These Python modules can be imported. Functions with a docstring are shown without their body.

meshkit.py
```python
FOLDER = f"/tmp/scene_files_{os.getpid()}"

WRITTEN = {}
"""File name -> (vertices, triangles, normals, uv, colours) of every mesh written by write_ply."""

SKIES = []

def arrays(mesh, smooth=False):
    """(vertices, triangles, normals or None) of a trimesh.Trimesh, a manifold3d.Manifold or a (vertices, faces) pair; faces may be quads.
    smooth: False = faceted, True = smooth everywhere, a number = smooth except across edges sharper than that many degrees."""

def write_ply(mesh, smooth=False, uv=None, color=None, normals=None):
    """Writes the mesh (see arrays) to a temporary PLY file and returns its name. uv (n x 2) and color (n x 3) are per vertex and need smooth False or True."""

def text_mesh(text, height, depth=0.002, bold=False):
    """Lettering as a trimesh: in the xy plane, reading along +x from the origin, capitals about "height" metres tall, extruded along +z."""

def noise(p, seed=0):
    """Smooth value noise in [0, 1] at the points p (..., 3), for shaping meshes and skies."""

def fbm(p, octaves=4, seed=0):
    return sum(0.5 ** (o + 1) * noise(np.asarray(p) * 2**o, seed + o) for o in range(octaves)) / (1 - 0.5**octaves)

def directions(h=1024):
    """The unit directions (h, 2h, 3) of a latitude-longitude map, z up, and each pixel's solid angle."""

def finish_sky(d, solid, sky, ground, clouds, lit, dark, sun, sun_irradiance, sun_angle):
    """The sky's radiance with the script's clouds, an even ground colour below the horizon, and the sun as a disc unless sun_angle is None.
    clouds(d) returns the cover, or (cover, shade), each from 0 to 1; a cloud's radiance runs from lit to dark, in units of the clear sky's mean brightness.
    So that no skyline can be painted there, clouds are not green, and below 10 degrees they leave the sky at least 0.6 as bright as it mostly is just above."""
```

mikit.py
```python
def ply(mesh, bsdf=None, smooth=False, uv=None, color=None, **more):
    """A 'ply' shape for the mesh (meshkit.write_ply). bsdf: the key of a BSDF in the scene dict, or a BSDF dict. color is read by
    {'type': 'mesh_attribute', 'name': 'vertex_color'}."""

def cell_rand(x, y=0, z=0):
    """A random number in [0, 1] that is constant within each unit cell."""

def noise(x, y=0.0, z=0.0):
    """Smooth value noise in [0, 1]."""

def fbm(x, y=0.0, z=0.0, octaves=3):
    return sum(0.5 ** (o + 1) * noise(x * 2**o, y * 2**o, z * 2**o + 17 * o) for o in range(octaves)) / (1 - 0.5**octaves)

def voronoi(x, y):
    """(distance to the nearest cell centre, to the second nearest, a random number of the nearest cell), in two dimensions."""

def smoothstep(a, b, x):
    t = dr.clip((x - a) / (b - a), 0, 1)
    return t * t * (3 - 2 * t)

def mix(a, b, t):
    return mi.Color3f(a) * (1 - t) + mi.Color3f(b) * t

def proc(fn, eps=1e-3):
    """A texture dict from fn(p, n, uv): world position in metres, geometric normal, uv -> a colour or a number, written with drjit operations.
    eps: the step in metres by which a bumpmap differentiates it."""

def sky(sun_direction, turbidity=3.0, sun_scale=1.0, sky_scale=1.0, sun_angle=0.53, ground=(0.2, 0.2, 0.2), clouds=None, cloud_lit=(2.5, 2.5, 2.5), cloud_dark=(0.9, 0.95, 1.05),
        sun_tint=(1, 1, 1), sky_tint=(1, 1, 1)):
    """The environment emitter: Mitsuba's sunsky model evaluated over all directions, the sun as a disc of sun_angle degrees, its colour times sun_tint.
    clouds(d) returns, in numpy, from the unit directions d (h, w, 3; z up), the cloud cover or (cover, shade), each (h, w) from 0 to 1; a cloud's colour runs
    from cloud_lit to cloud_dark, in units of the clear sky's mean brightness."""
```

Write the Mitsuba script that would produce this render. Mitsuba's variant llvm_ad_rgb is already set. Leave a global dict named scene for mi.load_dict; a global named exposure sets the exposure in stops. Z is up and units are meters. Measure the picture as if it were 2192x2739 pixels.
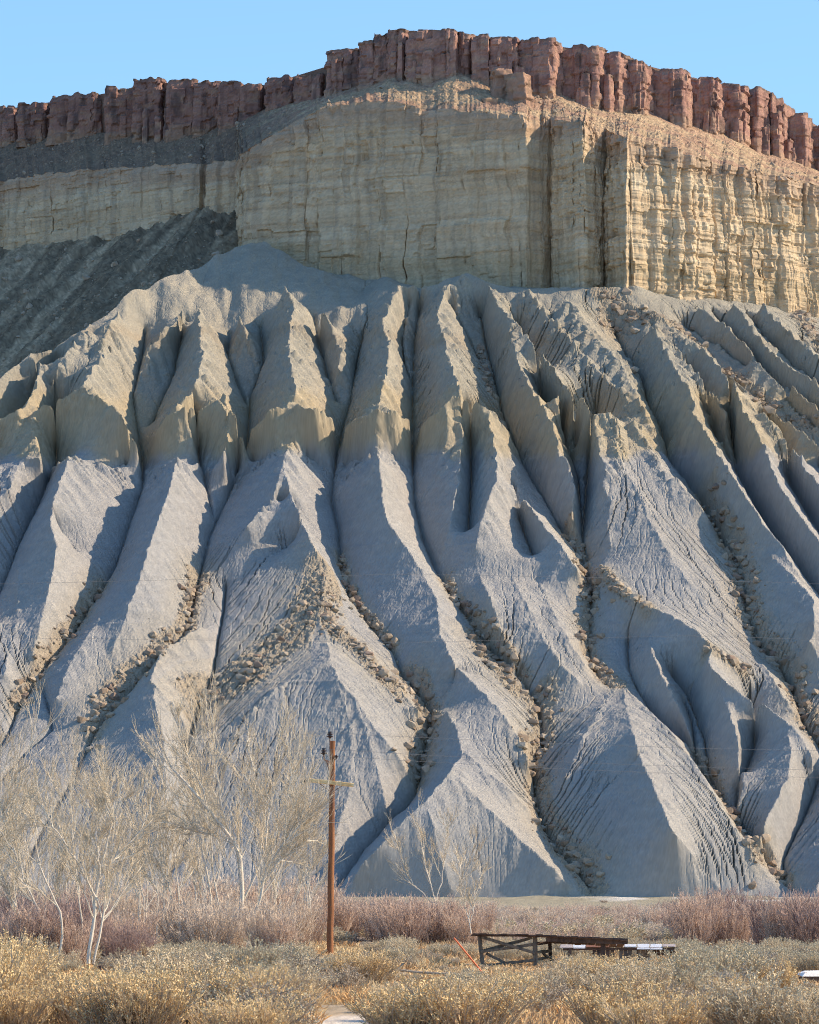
import math, random
import numpy as np
import trimesh
import mitsuba as mi
import mikit, meshkit
from scipy.spatial import cKDTree
from scipy.ndimage import gaussian_filter, zoom, map_coordinates
from manifold3d import Manifold

T = mi.ScalarTransform4f
scene, labels = {'type': 'scene'}, {}
rng = np.random.default_rng(7)

# ------------------------------------------------------------------ camera, sky, exposure
FOV = 14.0                                   # vertical, degrees: a long lens
EYE = np.array([0.0, 0.0, 3.5])
HORIZON, W0, H0 = 1865.0, 1725.0, 2155.0      # the photograph measured on a 1725 x 2155 grid
FOC = H0 / 2 / math.tan(math.radians(FOV / 2))
PITCH = math.atan((HORIZON - H0 / 2) / FOC)
FWD = np.array([0, math.cos(PITCH), math.sin(PITCH)])
UPV = np.array([0, -math.sin(PITCH), math.cos(PITCH)])
scene['camera'] = {'type': 'perspective', 'fov': FOV, 'fov_axis': 'y', 'near_clip': 1.0, 'far_clip': 20000.0,
                   'to_world': T().look_at(origin=EYE.tolist(), target=(EYE + FWD).tolist(), up=[0, 0, 1])}
SUN = np.array([0.835, 0.04, 0.55])
scene['sky'] = mikit.sky(SUN.tolist(), turbidity=3.0, sun_scale=0.92, sky_scale=1.35, ground=(0.25, 0.24, 0.22), sky_tint=(0.79, 0.955, 1.06), sun_tint=(1.02, 1.0, 1.02))
exposure = 2.22


def ray(px, py):
    d = FWD + np.multiply.outer(np.asarray((px - W0 / 2) / FOC, float), [1.0, 0, 0]) + np.multiply.outer(np.asarray((H0 / 2 - py) / FOC, float), UPV)
    return d


def at(px, py, Y):
    """The point of the photograph's pixel (1725 x 2155 grid) that lies Y metres away."""
    d = ray(np.asarray(px, float), np.asarray(py, float))
    return EYE + d * (np.asarray(Y, float) / d[..., 1])[..., None]


def ground_at(px, py):
    d = ray(px, py)
    return EYE + d * (-EYE[2] / d[2])


def dist_of(py):
    """Distance of the flat ground seen at row py."""
    return float(ground_at(W0 / 2, py)[1])


def pixel(P):
    q = np.asarray(P, float) - EYE
    w = q @ FWD
    return W0 / 2 + FOC * q[..., 0] / w, H0 / 2 - FOC * (q @ UPV) / w


# ------------------------------------------------------------------ helpers
def tag(key, label=None, category=None, group=None, kind=None):
    labels[key] = {k: v for k, v in (('label', label), ('category', category), ('group', group), ('kind', kind)) if v}


taken = {}


def numbered(name):
    n = taken.get(name, -1) + 1
    taken[name] = n
    return name if n == 0 else f'{name}_{n:03d}'


def obj(name, shape, parent=None):
    key = numbered(f'{parent}__{name}' if parent else name)
    scene[key] = shape
    return key


def thing(name, label, category, group=None):
    key = numbered(name)
    tag(key, label, category, group)
    return key


def grid_faces(n, m):
    i, j = np.meshgrid(np.arange(n - 1), np.arange(m - 1), indexing='ij')
    a = i * m + j
    return np.vstack([np.stack([a, a + m, a + m + 1], -1).reshape(-1, 3), np.stack([a, a + m + 1, a + 1], -1).reshape(-1, 3)])


def sstep(a, b, x):
    t = np.clip((x - a) / (b - a), 0, 1)
    return t * t * (3 - 2 * t)


def lerp(a, b, t):
    return np.asarray(a) * (1 - t[..., None]) + np.asarray(b) * t[..., None]


def fbm(x, y, z=0.0, octaves=4, seed=0):
    x, y, z = np.broadcast_arrays(x, y, z)
    return meshkit.fbm(np.stack([x, y, z], -1), octaves, seed)


def matte(color, roughness=0.95, **k):
    return {'type': 'twosided', 'bsdf': {'type': 'principled', 'base_color': {'type': 'rgb', 'value': list(color)}, 'roughness': roughness, 'specular': 0.15, **k}}


scene['painted_rock'] = {'type': 'twosided', 'bsdf': {'type': 'diffuse', 'reflectance': {'type': 'mesh_attribute', 'name': 'vertex_color'}}}

# ------------------------------------------------------------------ badlands slope
TH = math.radians(33.0)
Y0, Z0 = 1050.0, 0.5
EV = np.array([0, math.cos(TH), math.sin(TH)])
EH = np.array([0, -math.sin(TH), math.cos(TH)])
B0 = np.array([0, Y0, Z0])


def to_uvh(px, py, c):
    """(u, v, h) of the pixel: c below 500 is the height over the slope's mean plane, above that it is the distance Y."""
    d = ray(px, py)
    c = c * RELIEF if 0 < c < 100 else c
    if c > 500:
        P = EYE + d * (c / d[1])
    else:
        t = (c + (B0 - EYE) @ EH) / (d @ EH)
        P = EYE + d * t
    q = P - B0
    return np.array([P[0], q @ EV, q @ EH])


RELIEF = 1.5
LINES = []


def line(*pts):
    """Control line of the terrain: pixel x, pixel y, height above the mean plane."""
    LINES.append(np.array([to_uvh(*p) for p in pts]))


CRESTS, JAG = [], np.random.default_rng(8)


def crest(hs, *pts, smooth=False):
    hs = np.interp(np.linspace(0, 1, len(pts)), np.linspace(0, 1, len(hs)), hs)
    line(*[(x, y, h) for (x, y), h in zip(pts, hs)])
    if not smooth:
        L = LINES[-1]
        d = np.r_[0, np.cumsum(np.linalg.norm(np.diff(L[:, :2], axis=0), axis=1))]
        t = np.unique(np.r_[d, np.arange(0, d[-1], 2.2)])
        M = np.stack([np.interp(t, d, L[:, k]) for k in range(3)], 1)
        M[1:-1] += JAG.normal(size=M[1:-1].shape) * [.32, .2, .42] * np.where(M[1:-1, 1:2] < 205, .45, 1.0)
        LINES[-1] = M
        CRESTS.append(M)


GULLIES = []


def gully(hs, *pts):
    crest(hs, *pts, smooth=True)
    GULLIES.append(LINES[-1])


# --- gullies
gully([4, 1, 0, 0, 0], (305, 690), (300, 750), (280, 831), (290, 900), (300, 960), (301, 1020), (265, 1120), (240, 1192), (215, 1240), (190, 1275), (150, 1337), (90, 1412), (35, 1490), (20, 1530), (-10, 1580))
gully([1, 0, 0], (120, 800), (80, 850), (40, 900), (-10, 960), (-60, 1020))
gully([1, 0, 0, 0], (118, 868), (122, 930), (118, 990), (70, 1080), (40, 1140), (0, 1240), (-40, 1330))
gully([3, 1, 0, 0, 1], (550, 680), (556, 761), (527, 831), (521, 931), (508, 986), (470, 1061), (440, 1126), (427, 1180), (412, 1240), (395, 1322), (372, 1360))
gully([1.5, 2], (372, 1360), (345, 1385), (300, 1425), (240, 1485), (205, 1530), (185, 1570), (150, 1640), (90, 1740), (60, 1800), (40, 1880))
gully([0.5, 0], (90, 1440), (108, 1500), (110, 1530), (60, 1570), (0, 1640))
gully([0, 0, 0.5], (476, 1230), (470, 1290), (460, 1340), (450, 1412))
gully([0.5, 1, 0], (450, 1412), (425, 1470), (405, 1530), (390, 1600), (420, 1700), (380, 1780), (330, 1890))
gully([3, 1, 0, 0, 0, 0], (765, 700), (750, 765), (740, 831), (718, 911), (703, 1000), (698, 1045), (713, 1111), (717, 1180), (735, 1250), (780, 1310), (830, 1370), (852, 1425), (895, 1475), (907, 1520), (890, 1590), (877, 1660), (850, 1700), (800, 1745), (760, 1790), (720, 1850), (700, 1892))
gully([3, 1, 0, 0, 0, 0], (885, 640), (873, 716), (868, 831), (868, 951), (873, 1051), (890, 1127), (910, 1175), (937, 1232), (977, 1287), (1012, 1342), (1062, 1397), (1107, 1437), (1132, 1475), (1141, 1530), (1142, 1570), (1120, 1610), (1128, 1690), (1147, 1746), (1172, 1790), (1205, 1820), (1235, 1855), (1250, 1890))
gully([3, 1, 0, 0, 0, 1.5], (1012, 660), (1024, 720), (1037, 776), (1057, 861), (1082, 921), (1099, 976), (1137, 1031), (1172, 1091), (1192, 1131), (1230, 1185), (1245, 1250), (1243, 1317), (1240, 1387), (1260, 1420), (1285, 1442), (1302, 1446))
gully([2, 0, 0, 0], (1090, 700), (1107, 761), (1142, 851), (1164, 891), (1192, 951), (1218, 1001), (1224, 1076), (1226, 1126), (1238, 1180))
gully([0, 0], (1255, 870), (1262, 910), (1240, 980), (1232, 1050), (1228, 1110))
gully([3, 2, 0, 0, 0, 0, 0], (1290, 690), (1340, 770), (1352, 800), (1367, 861), (1392, 901), (1407, 966), (1452, 1021), (1479, 1060), (1492, 1091), (1528, 1145), (1557, 1192), (1569, 1267), (1582, 1317), (1604, 1362), (1644, 1402), (1674, 1462), (1692, 1520), (1725, 1570), (1780, 1640))
gully([2, 0, 0], (1440, 800), (1470, 850), (1507, 921), (1512, 940), (1547, 980), (1565, 1020), (1612, 1101), (1660, 1170), (1720, 1240), (1790, 1330))
gully([1, 0, 0], (1510, 800), (1532, 860), (1540, 931), (1552, 980))
gully([1, 0, 0], (1590, 880), (1634, 945), (1664, 1026), (1714, 1101), (1780, 1190))
gully([1.5, 0, 0], (1310, 1446), (1340, 1470), (1392, 1512), (1432, 1545), (1457, 1575), (1470, 1612))
gully([0, 0, 0], (1440, 1470), (1457, 1512), (1464, 1582), (1473, 1610), (1502, 1660), (1532, 1700), (1555, 1740), (1590, 1795), (1622, 1828), (1660, 1860), (1690, 1890))
gully([0, 0], (1322, 1345), (1325, 1400), (1345, 1450), (1385, 1510), (1432, 1562))
gully([0, 0], (1415, 1420), (1450, 1460), (1485, 1550), (1492, 1620), (1525, 1690))
gully([0, 0], (1580, 1480), (1590, 1560), (1560, 1640), (1548, 1720))
gully([0, 0], (1720, 1640), (1690, 1720), (1650, 1800), (1650, 1850))
gully([2, 1, 1], (1440, 680), (1500, 720), (1570, 770), (1640, 835), (1730, 910), (1800, 980))
gully([2, 1, 1], (1420, 720), (1490, 775), (1560, 840), (1640, 905), (1725, 985), (1800, 1060))
gully([3, 1.5, 1], (1500, 650), (1530, 690), (1570, 740), (1620, 790), (1690, 840), (1760, 900))
gully([3, 1.5, 1], (1570, 650), (1600, 700), (1640, 740), (1690, 785), (1760, 840))
gully([3, 1.5, 1], (1630, 660), (1670, 700), (1740, 755))
# minor gullies between upper ridges
gully([3, 1], (395, 680), (375, 740), (365, 790), (335, 850), (315, 900))
gully([3, 1], (485, 690), (478, 740), (500, 800), (520, 850))
gully([4, 1.5], (660, 660), (672, 720), (690, 790), (712, 850))
gully([5, 2], (860, 640), (845, 700), (850, 760), (864, 800))
gully([5, 2], (950, 650), (985, 700), (1010, 750), (1036, 790))
gully([2.5, 1], (410, 900), (413, 940), (425, 990), (440, 1040), (450, 1090))
gully([4, 1.5], (983, 860), (990, 930), (993, 1000), (988, 1080), (990, 1140))
gully([3, 1], (1080, 1020), (1090, 1080), (1110, 1130), (1130, 1180))
gully([3, 1], (1195, 860), (1205, 900), (1215, 950))
# bottom of the slope
gf = np.random.default_rng(2)
line(*[(x, 1893 + gf.uniform(-3, 3), gf.uniform(0, .5)) for x in range(-300, 2060, 45)])

# --- crests
# far left spur that hides the hollow behind it
SP = [(560, 505, 1369), (500, 524, 1366), (440, 548, 1358), (360, 580, 1341), (280, 616, 9), (190, 686, 9), (100, 736, 9), (65, 746, 9), (20, 780, 9), (-60, 840, 9), (-300, 1000, 9)]
line(*SP)
sp = np.array([to_uvh(*p) for p in SP])
LINES.append(sp + [2, 16, -17])
LINES.append(sp[1:] + [2, 45, -58])
LINES.append(sp[2:] + [2, 95, -105])
crest([9, 10, 7], (65, 746), (85, 780), (70, 830), (40, 870), (0, 880), (-60, 900))
crest([10, 11, 10], (190, 686), (150, 740), (112, 790))
# second ridge, with its dome
crest([11, 10, 10, 12, 12.5], (250, 660), (230, 701), (216, 730), (218, 760), (190, 795), (172, 826))
crest([8, 12, 13.5, 13.5, 12, 8], (62, 880), (118, 846), (172, 828), (225, 850), (262, 890), (288, 934))
crest([1.5, 4, 8.5, 4, 1], (100, 985), (122, 985), (143, 970), (200, 990), (285, 995))
crest([9, 9, 9, 6, 3], (143, 975), (125, 1021), (112, 1060), (107, 1101), (120, 1150), (110, 1220), (90, 1300), (70, 1380))
crest([8, 7, 6, 3], (62, 880), (74, 926), (85, 970), (45, 975), (22, 1033), (-10, 1066), (-40, 1130))
crest([5, 2], (107, 1101), (140, 1130), (165, 1170))
# small ridge
crest([9, 8, 6, 2], (390, 640), (365, 681), (340, 711), (308, 750), (290, 820))
# third
crest([11, 10, 10, 12, 12], (420, 640), (420, 673), (425, 711), (422, 723), (425, 756), (420, 790), (400, 828), (372, 862))
crest([8, 12, 12.5, 13, 12, 8], (330, 910), (352, 872), (390, 866), (455, 842), (498, 880), (512, 925))
crest([11, 8], (470, 830), (480, 868), (482, 910), (470, 960))
crest([1.5, 4, 8.5, 4, 1], (318, 985), (345, 985), (371, 970), (425, 985), (503, 1000))
crest([11, 8, 6], (392, 870), (403, 915), (406, 950))
crest([9.5, 9, 8, 3], (371, 978), (360, 1026), (340, 1083), (322, 1130), (300, 1200), (270, 1290), (235, 1380))
crest([9, 6, 2], (505, 660), (512, 691), (526, 726), (532, 760))
# fourth
crest([12, 10, 10, 11, 13, 13], (600, 600), (622, 651), (610, 681), (612, 721), (607, 756), (617, 791), (625, 831), (604, 856))
crest([9, 13, 14, 14, 9], (530, 905), (565, 875), (604, 857), (660, 868), (704, 890))
crest([1, 3.5, 9, 3.5, 1], (528, 985), (562, 975), (603, 943), (645, 972), (696, 1000))
crest([10, 9.5, 9, 7], (606, 948), (596, 986), (583, 1032), (552, 1071), (520, 1110))
crest([9.5, 8.5, 6], (600, 990), (617, 1056), (646, 1126), (670, 1170))
crest([6.5, 6, 5.5, 5], (520, 1112), (555, 1090), (590, 1062), (622, 1070), (645, 1120))
crest([2.5, 2, 2], (515, 1180), (560, 1175), (600, 1160), (640, 1150))
crest([5, 4, 4.5], (670, 1170), (690, 1200), (682, 1260), (672, 1312))
crest([10, 7, 6, 2], (677, 656), (700, 691), (720, 746), (712, 785), (695, 816))
# fifth
crest([9, 9, 10, 12, 13], (838, 608), (822, 650), (805, 684), (820, 726), (815, 791), (800, 838), (795, 866))
crest([9, 13, 14, 13, 9], (728, 900), (765, 880), (795, 868), (832, 872), (862, 892))
crest([1, 3.5, 9, 3.5, 1], (726, 985), (762, 978), (796, 950), (828, 975), (862, 1000))
crest([10, 9.5, 8, 5], (796, 956), (802, 1001), (810, 1081), (826, 1115), (855, 1155), (885, 1200))
crest([4.5, 4.5, 5, 6, 6, 6], (885, 1200), (920, 1267), (927, 1337), (962, 1407), (1002, 1447), (1052, 1497), (1087, 1547), (1112, 1597))
# sixth
crest([9, 9, 10, 12, 13], (985, 577), (935, 615), (920, 664), (937, 716), (945, 766), (967, 811), (967, 842))
crest([8, 12, 13.5, 12.5, 11, 7], (885, 905), (920, 870), (955, 842), (1012, 856), (1045, 870), (1066, 915))
crest([11, 8, 7, 6, 3], (962, 850), (970, 880), (975, 940), (965, 1006), (957, 1051), (947, 1106), (935, 1150))
crest([11, 10.5, 10, 9, 5], (1027, 868), (1035, 911), (1043, 961), (1047, 1011), (1027, 1056), (1012, 1101), (1000, 1160))
crest([8, 7, 7, 5], (1044, 965), (1064, 1006), (1102, 1051), (1142, 1101), (1182, 1150), (1215, 1200))
crest([3, 5, 4, 2.5], (1080, 1215), (1105, 1270), (1140, 1340), (1180, 1400), (1220, 1440))
crest([3, 5, 4, 3], (1010, 1210), (1030, 1260), (1050, 1320), (1085, 1390))
crest([2, 4, 4, 3], (1130, 1225), (1170, 1300), (1200, 1350), (1232, 1400))
# seventh and the long crest to its right
crest([9, 9, 10, 9, 7, 4], (1077, 666), (1077, 726), (1102, 791), (1142, 861), (1166, 905), (1175, 951), (1200, 986), (1210, 1026), (1204, 1091))
crest([10, 9, 10, 11, 11, 10], (1030, 600), (1045, 640), (1082, 676), (1142, 751), (1187, 811), (1247, 871), (1300, 890))
crest([8, 7, 6], (1100, 610), (1170, 690), (1230, 760), (1300, 830), (1352, 880))
crest([11, 9, 3], (1187, 812), (1172, 850), (1178, 890), (1190, 930))
crest([11, 10, 8, 6, 4], (1247, 866), (1252, 905), (1265, 956), (1277, 1001), (1267, 1030), (1287, 1060), (1279, 1101), (1285, 1150))
crest([10, 8.5, 6, 4], (1290, 878), (1300, 930), (1302, 976), (1337, 1031), (1367, 1101), (1410, 1170), (1450, 1230))
crest([10, 9, 7, 7, 4], (1322, 881), (1344, 900), (1362, 951), (1402, 996), (1462, 1051), (1490, 1090))
crest([8, 8, 7], (1195, 640), (1215, 680), (1245, 710), (1285, 745), (1312, 780), (1345, 850), (1378, 905))
# ninth, tenth, eleventh
crest([8, 10, 10, 10, 9, 7, 4], (1372, 690), (1402, 746), (1427, 791), (1462, 846), (1460, 875), (1487, 915), (1517, 966), (1557, 1026), (1602, 1096), (1645, 1150), (1690, 1230))
crest([7, 9, 9, 4], (1417, 741), (1450, 775), (1482, 801), (1502, 831), (1532, 873), (1522, 925))
crest([7, 9, 10, 9, 7, 5], (1400, 690), (1462, 730), (1507, 765), (1547, 811), (1557, 851), (1582, 893), (1617, 961), (1642, 1026), (1687, 1091), (1740, 1160), (1800, 1240))
crest([8, 8, 7, 6], (1582, 858), (1647, 911), (1682, 971), (1722, 1020), (1800, 1120))
crest([6, 6, 6, 6], (1362, 655), (1430, 700), (1490, 748), (1556, 812), (1600, 852), (1650, 888), (1725, 935), (1800, 990))
crest([5, 5, 4], (1470, 650), (1529, 690), (1564, 722), (1600, 765), (1637, 800), (1680, 828), (1725, 868), (1800, 930))
crest([6, 5, 4], (1545, 640), (1578, 690), (1620, 745), (1660, 775), (1725, 820), (1800, 880))
crest([6, 5, 4], (1607, 640), (1637, 686), (1680, 725), (1725, 760), (1800, 820))
# lower cones
crest([2, 4, 6, 8, 7, 3], (425, 1322), (390, 1340), (345, 1365), (318, 1425), (328, 1480), (345, 1560), (350, 1650), (330, 1760))
crest([8, 6, 4, 1], (316, 1432), (360, 1480), (400, 1540), (430, 1600))
crest([4.5, 5, 8, 9, 8, 7, 5, 2], (672, 1312), (690, 1350), (697, 1390), (712, 1432), (750, 1477), (800, 1552), (845, 1600), (862, 1640))
crest([8.5, 6, 3], (695, 1392), (650, 1415), (600, 1442), (540, 1495), (500, 1540), (470, 1610))
crest([9, 6, 3], (708, 1430), (730, 1500), (740, 1580), (735, 1680), (700, 1780))
crest([8, 6, 3], (750, 1480), (775, 1560), (800, 1640), (815, 1700))
crest([4.5, 4, 4], (675, 1312), (715, 1330), (752, 1357), (810, 1422), (850, 1465), (880, 1500))
crest([4, 7, 8, 7, 4], (940, 1500), (962, 1541), (970, 1580), (1027, 1631), (1077, 1670), (1110, 1705))
crest([7, 11, 8.5, 5.5, 2.5], (975, 1590), (952, 1621), (1002, 1681), (1062, 1738), (1142, 1810), (1195, 1858))
crest([11, 11, 9.5, 4], (952, 1621), (897, 1688), (862, 1720), (800, 1780), (750, 1840))
crest([11, 9.5, 6, 2], (897, 1690), (912, 1740), (930, 1810), (950, 1870))
crest([3, 3, 2], (895, 1490), (930, 1500), (965, 1420))
crest([1.5, 7, 11, 12, 12, 9, 4, 1], (1310, 1445), (1320, 1492), (1334, 1552), (1352, 1607), (1380, 1668), (1415, 1748), (1440, 1780), (1475, 1828), (1520, 1876))
crest([2, 6, 8, 8, 6, 3], (1314, 1447), (1365, 1495), (1412, 1545), (1472, 1622), (1512, 1690), (1552, 1752), (1592, 1815))
crest([1.5, 4, 6, 4], (1302, 1447), (1270, 1490), (1225, 1560), (1190, 1640))
crest([9, 6, 3], (1345, 1600), (1280, 1650), (1230, 1720))
# right lower cones
crest([3, 4.5, 6, 7.5, 8, 8, 7, 6], (1262, 1190), (1285, 1220), (1315, 1255), (1345, 1272), (1402, 1293), (1462, 1327), (1500, 1365), (1492, 1400), (1537, 1447), (1612, 1485), (1672, 1535), (1710, 1590))
crest([3, 4.5, 4.5, 2.5], (1362, 1335), (1372, 1372), (1394, 1427), (1428, 1482), (1456, 1545))
crest([6, 6, 5, 3], (1507, 1442), (1537, 1502), (1553, 1552), (1564, 1647), (1552, 1700))
crest([7, 7, 5], (1660, 1550), (1667, 1580), (1660, 1640), (1620, 1710), (1600, 1770))
crest([2, 4, 5], (1725, 1680), (1745, 1740), (1740, 1800), (1720, 1870))
crest([4, 6, 8, 8, 3], (1610, 1160), (1662, 1205), (1712, 1262), (1715, 1320), (1705, 1352), (1740, 1420))
crest([2.5, 3, 3], (1620, 1275), (1650, 1330), (1690, 1375))
crest([3, 3, 2], (1605, 1400), (1640, 1450), (1668, 1500))
# rill field at the left
crest([3, 3], (40, 1200), (38, 1300), (10, 1420))
crest([3.5, 3], (210, 1300), (150, 1400), (120, 1470))
# mounds under the cliff
line((560, 505, 1369), (600, 530, 1366), (640, 560, 1361), (700, 590, 1355), (770, 612, 1348), (838, 606, 9))
line((838, 606, 9), (872, 600, 9), (925, 590, 9), (985, 575, 9.5), (1030, 596, 9), (1100, 606, 8), (1200, 604, 8), (1330, 608, 8))
line((540, 555, 1376), (690, 580, 1364), (860, 598, 1352), (1000, 605, 1342), (1130, 610, 1331), (1250, 606, 1324), (1340, 600, 1327), (1400, 618, 1336), (1520, 630, 1346), (1600, 640, 1354), (1725, 668, 1368), (1900, 700, 1396), (2200, 760, 1450))
line((540, 555, 1405), (690, 580, 1394), (860, 598, 1382), (1000, 605, 1372), (1250, 606, 1354), (1400, 618, 1366), (1600, 640, 1396), (1725, 668, 1425), (2200, 760, 1510))
# beyond the frame the same badlands go on
for k in range(7):
    x = 1860 + 75 * k
    crest([8, 8, 7, 5], (x - 60, 760 + 30 * k), (x, 900), (x + 60, 1050), (x + 160, 1250))
    gully([1, 0, 0], (x - 20, 780 + 30 * k), (x + 38, 900), (x + 100, 1050), (x + 200, 1250))
    crest([6, 9, 8, 2], (x, 1400), (x - 10, 1550), (x + 30, 1700), (x + 60, 1850))
    gully([0, 0], (x + 40, 1400), (x + 40, 1600), (x + 80, 1880))
for k in range(3):
    x = -90 - 90 * k
    crest([8, 8, 7, 5], (x, 950 + 50 * k), (x - 20, 1050), (x - 30, 1200), (x - 50, 1400))
    gully([0, 0], (x - 45, 950 + 50 * k), (x - 65, 1150), (x - 85, 1400))

UA, UB, NU = -160.0, 185.0, 1030
VA, VB, NV = -12.0, 405.0, 830
DU, DV = (UB - UA) / (NU - 1), (VB - VA) / (NV - 1)
us, vs = np.linspace(UA, UB, NU), np.linspace(VA, VB, NV)


def membrane():
    """Heights that meet every control line and are stretched like a skin between them."""
    pts = []
    for L in LINES:
        for a, b in zip(L[:-1], L[1:]):
            n = max(2, int(np.linalg.norm((b - a)[:2]) / 0.15))
            pts.append(a + (b - a) * np.linspace(0, 1, n)[:, None])
    pts = np.concatenate(pts)
    h = None
    for lv in (32, 16, 8, 4, 2, 1):
        nu, nv = -(-NU // lv), -(-NV // lv)
        i = np.round((pts[:, 0] - UA) / (DU * lv)).astype(int)
        j = np.round((pts[:, 1] - VA) / (DV * lv)).astype(int)
        ok = (i >= 0) & (i < nu) & (j >= 0) & (j < nv)
        k = i[ok] * nv + j[ok]
        cnt = np.bincount(k, minlength=nu * nv).reshape(nu, nv)
        val = np.bincount(k, weights=pts[ok, 2], minlength=nu * nv).reshape(nu, nv) / np.maximum(cnt, 1)
        fixed = cnt > 0
        if h is None:
            h = np.full((nu, nv), 3.0)
        else:
            x, y = np.meshgrid(np.arange(nu) / 2, np.arange(nv) / 2, indexing='ij')
            h = map_coordinates(h, [np.minimum(x, h.shape[0] - 1), np.minimum(y, h.shape[1] - 1)], order=1)
        h[fixed] = val[fixed]
        wu, wv = 1 / DU ** 2, 1 / DV ** 2
        for it in range({32: 600, 16: 400, 8: 200, 4: 100, 2: 50, 1: 24}[lv]):
            p = np.pad(h, 1, mode='edge')
            h = (wu * (p[2:, 1:-1] + p[:-2, 1:-1]) + wv * (p[1:-1, 2:] + p[1:-1, :-2])) / (2 * wu + 2 * wv)
            h[fixed] = val[fixed]
    return h


H = membrane()
UU, VV = np.meshgrid(us, vs, indexing='ij')
H = gaussian_filter(H, (0.5, 0.4))
H += sstep(300, 322, VV) * (1 - sstep(5, 25, UU)) * 5.0 * (fbm(UU / 7.5, VV / 30, 0, 3, 13) - 0.5)
# weathering before the rain: lumps, and harder beds that stand out a little
amp = sstep(-4, 14, VV)
H += amp * 1.1 * (fbm(UU / 13, VV / 17, 0, 4, 3) - 0.5)
H += amp * 0.7 * (fbm(UU / 5.5, VV / 9, 0, 3, 6) - 0.5)
H += amp * 0.35 * (fbm(UU / 2.2, VV / 3.6, 0, 3, 5) - 0.5)


gp = np.concatenate([np.linspace(0, 1, 40)[:, None] * (b - a) + a for L in GULLIES for a, b in zip(L[:-1], L[1:])])
gd, _ = cKDTree(gp[:, :2]).query(np.stack([UU, VV], -1).reshape(-1, 2), workers=-1)
gd = gd.reshape(H.shape)
H -= (1.0 * np.exp(-(gd / 0.7) ** 2) + 0.8 * np.exp(-gd / 2.2)) * sstep(-2, 10, VV)


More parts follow.
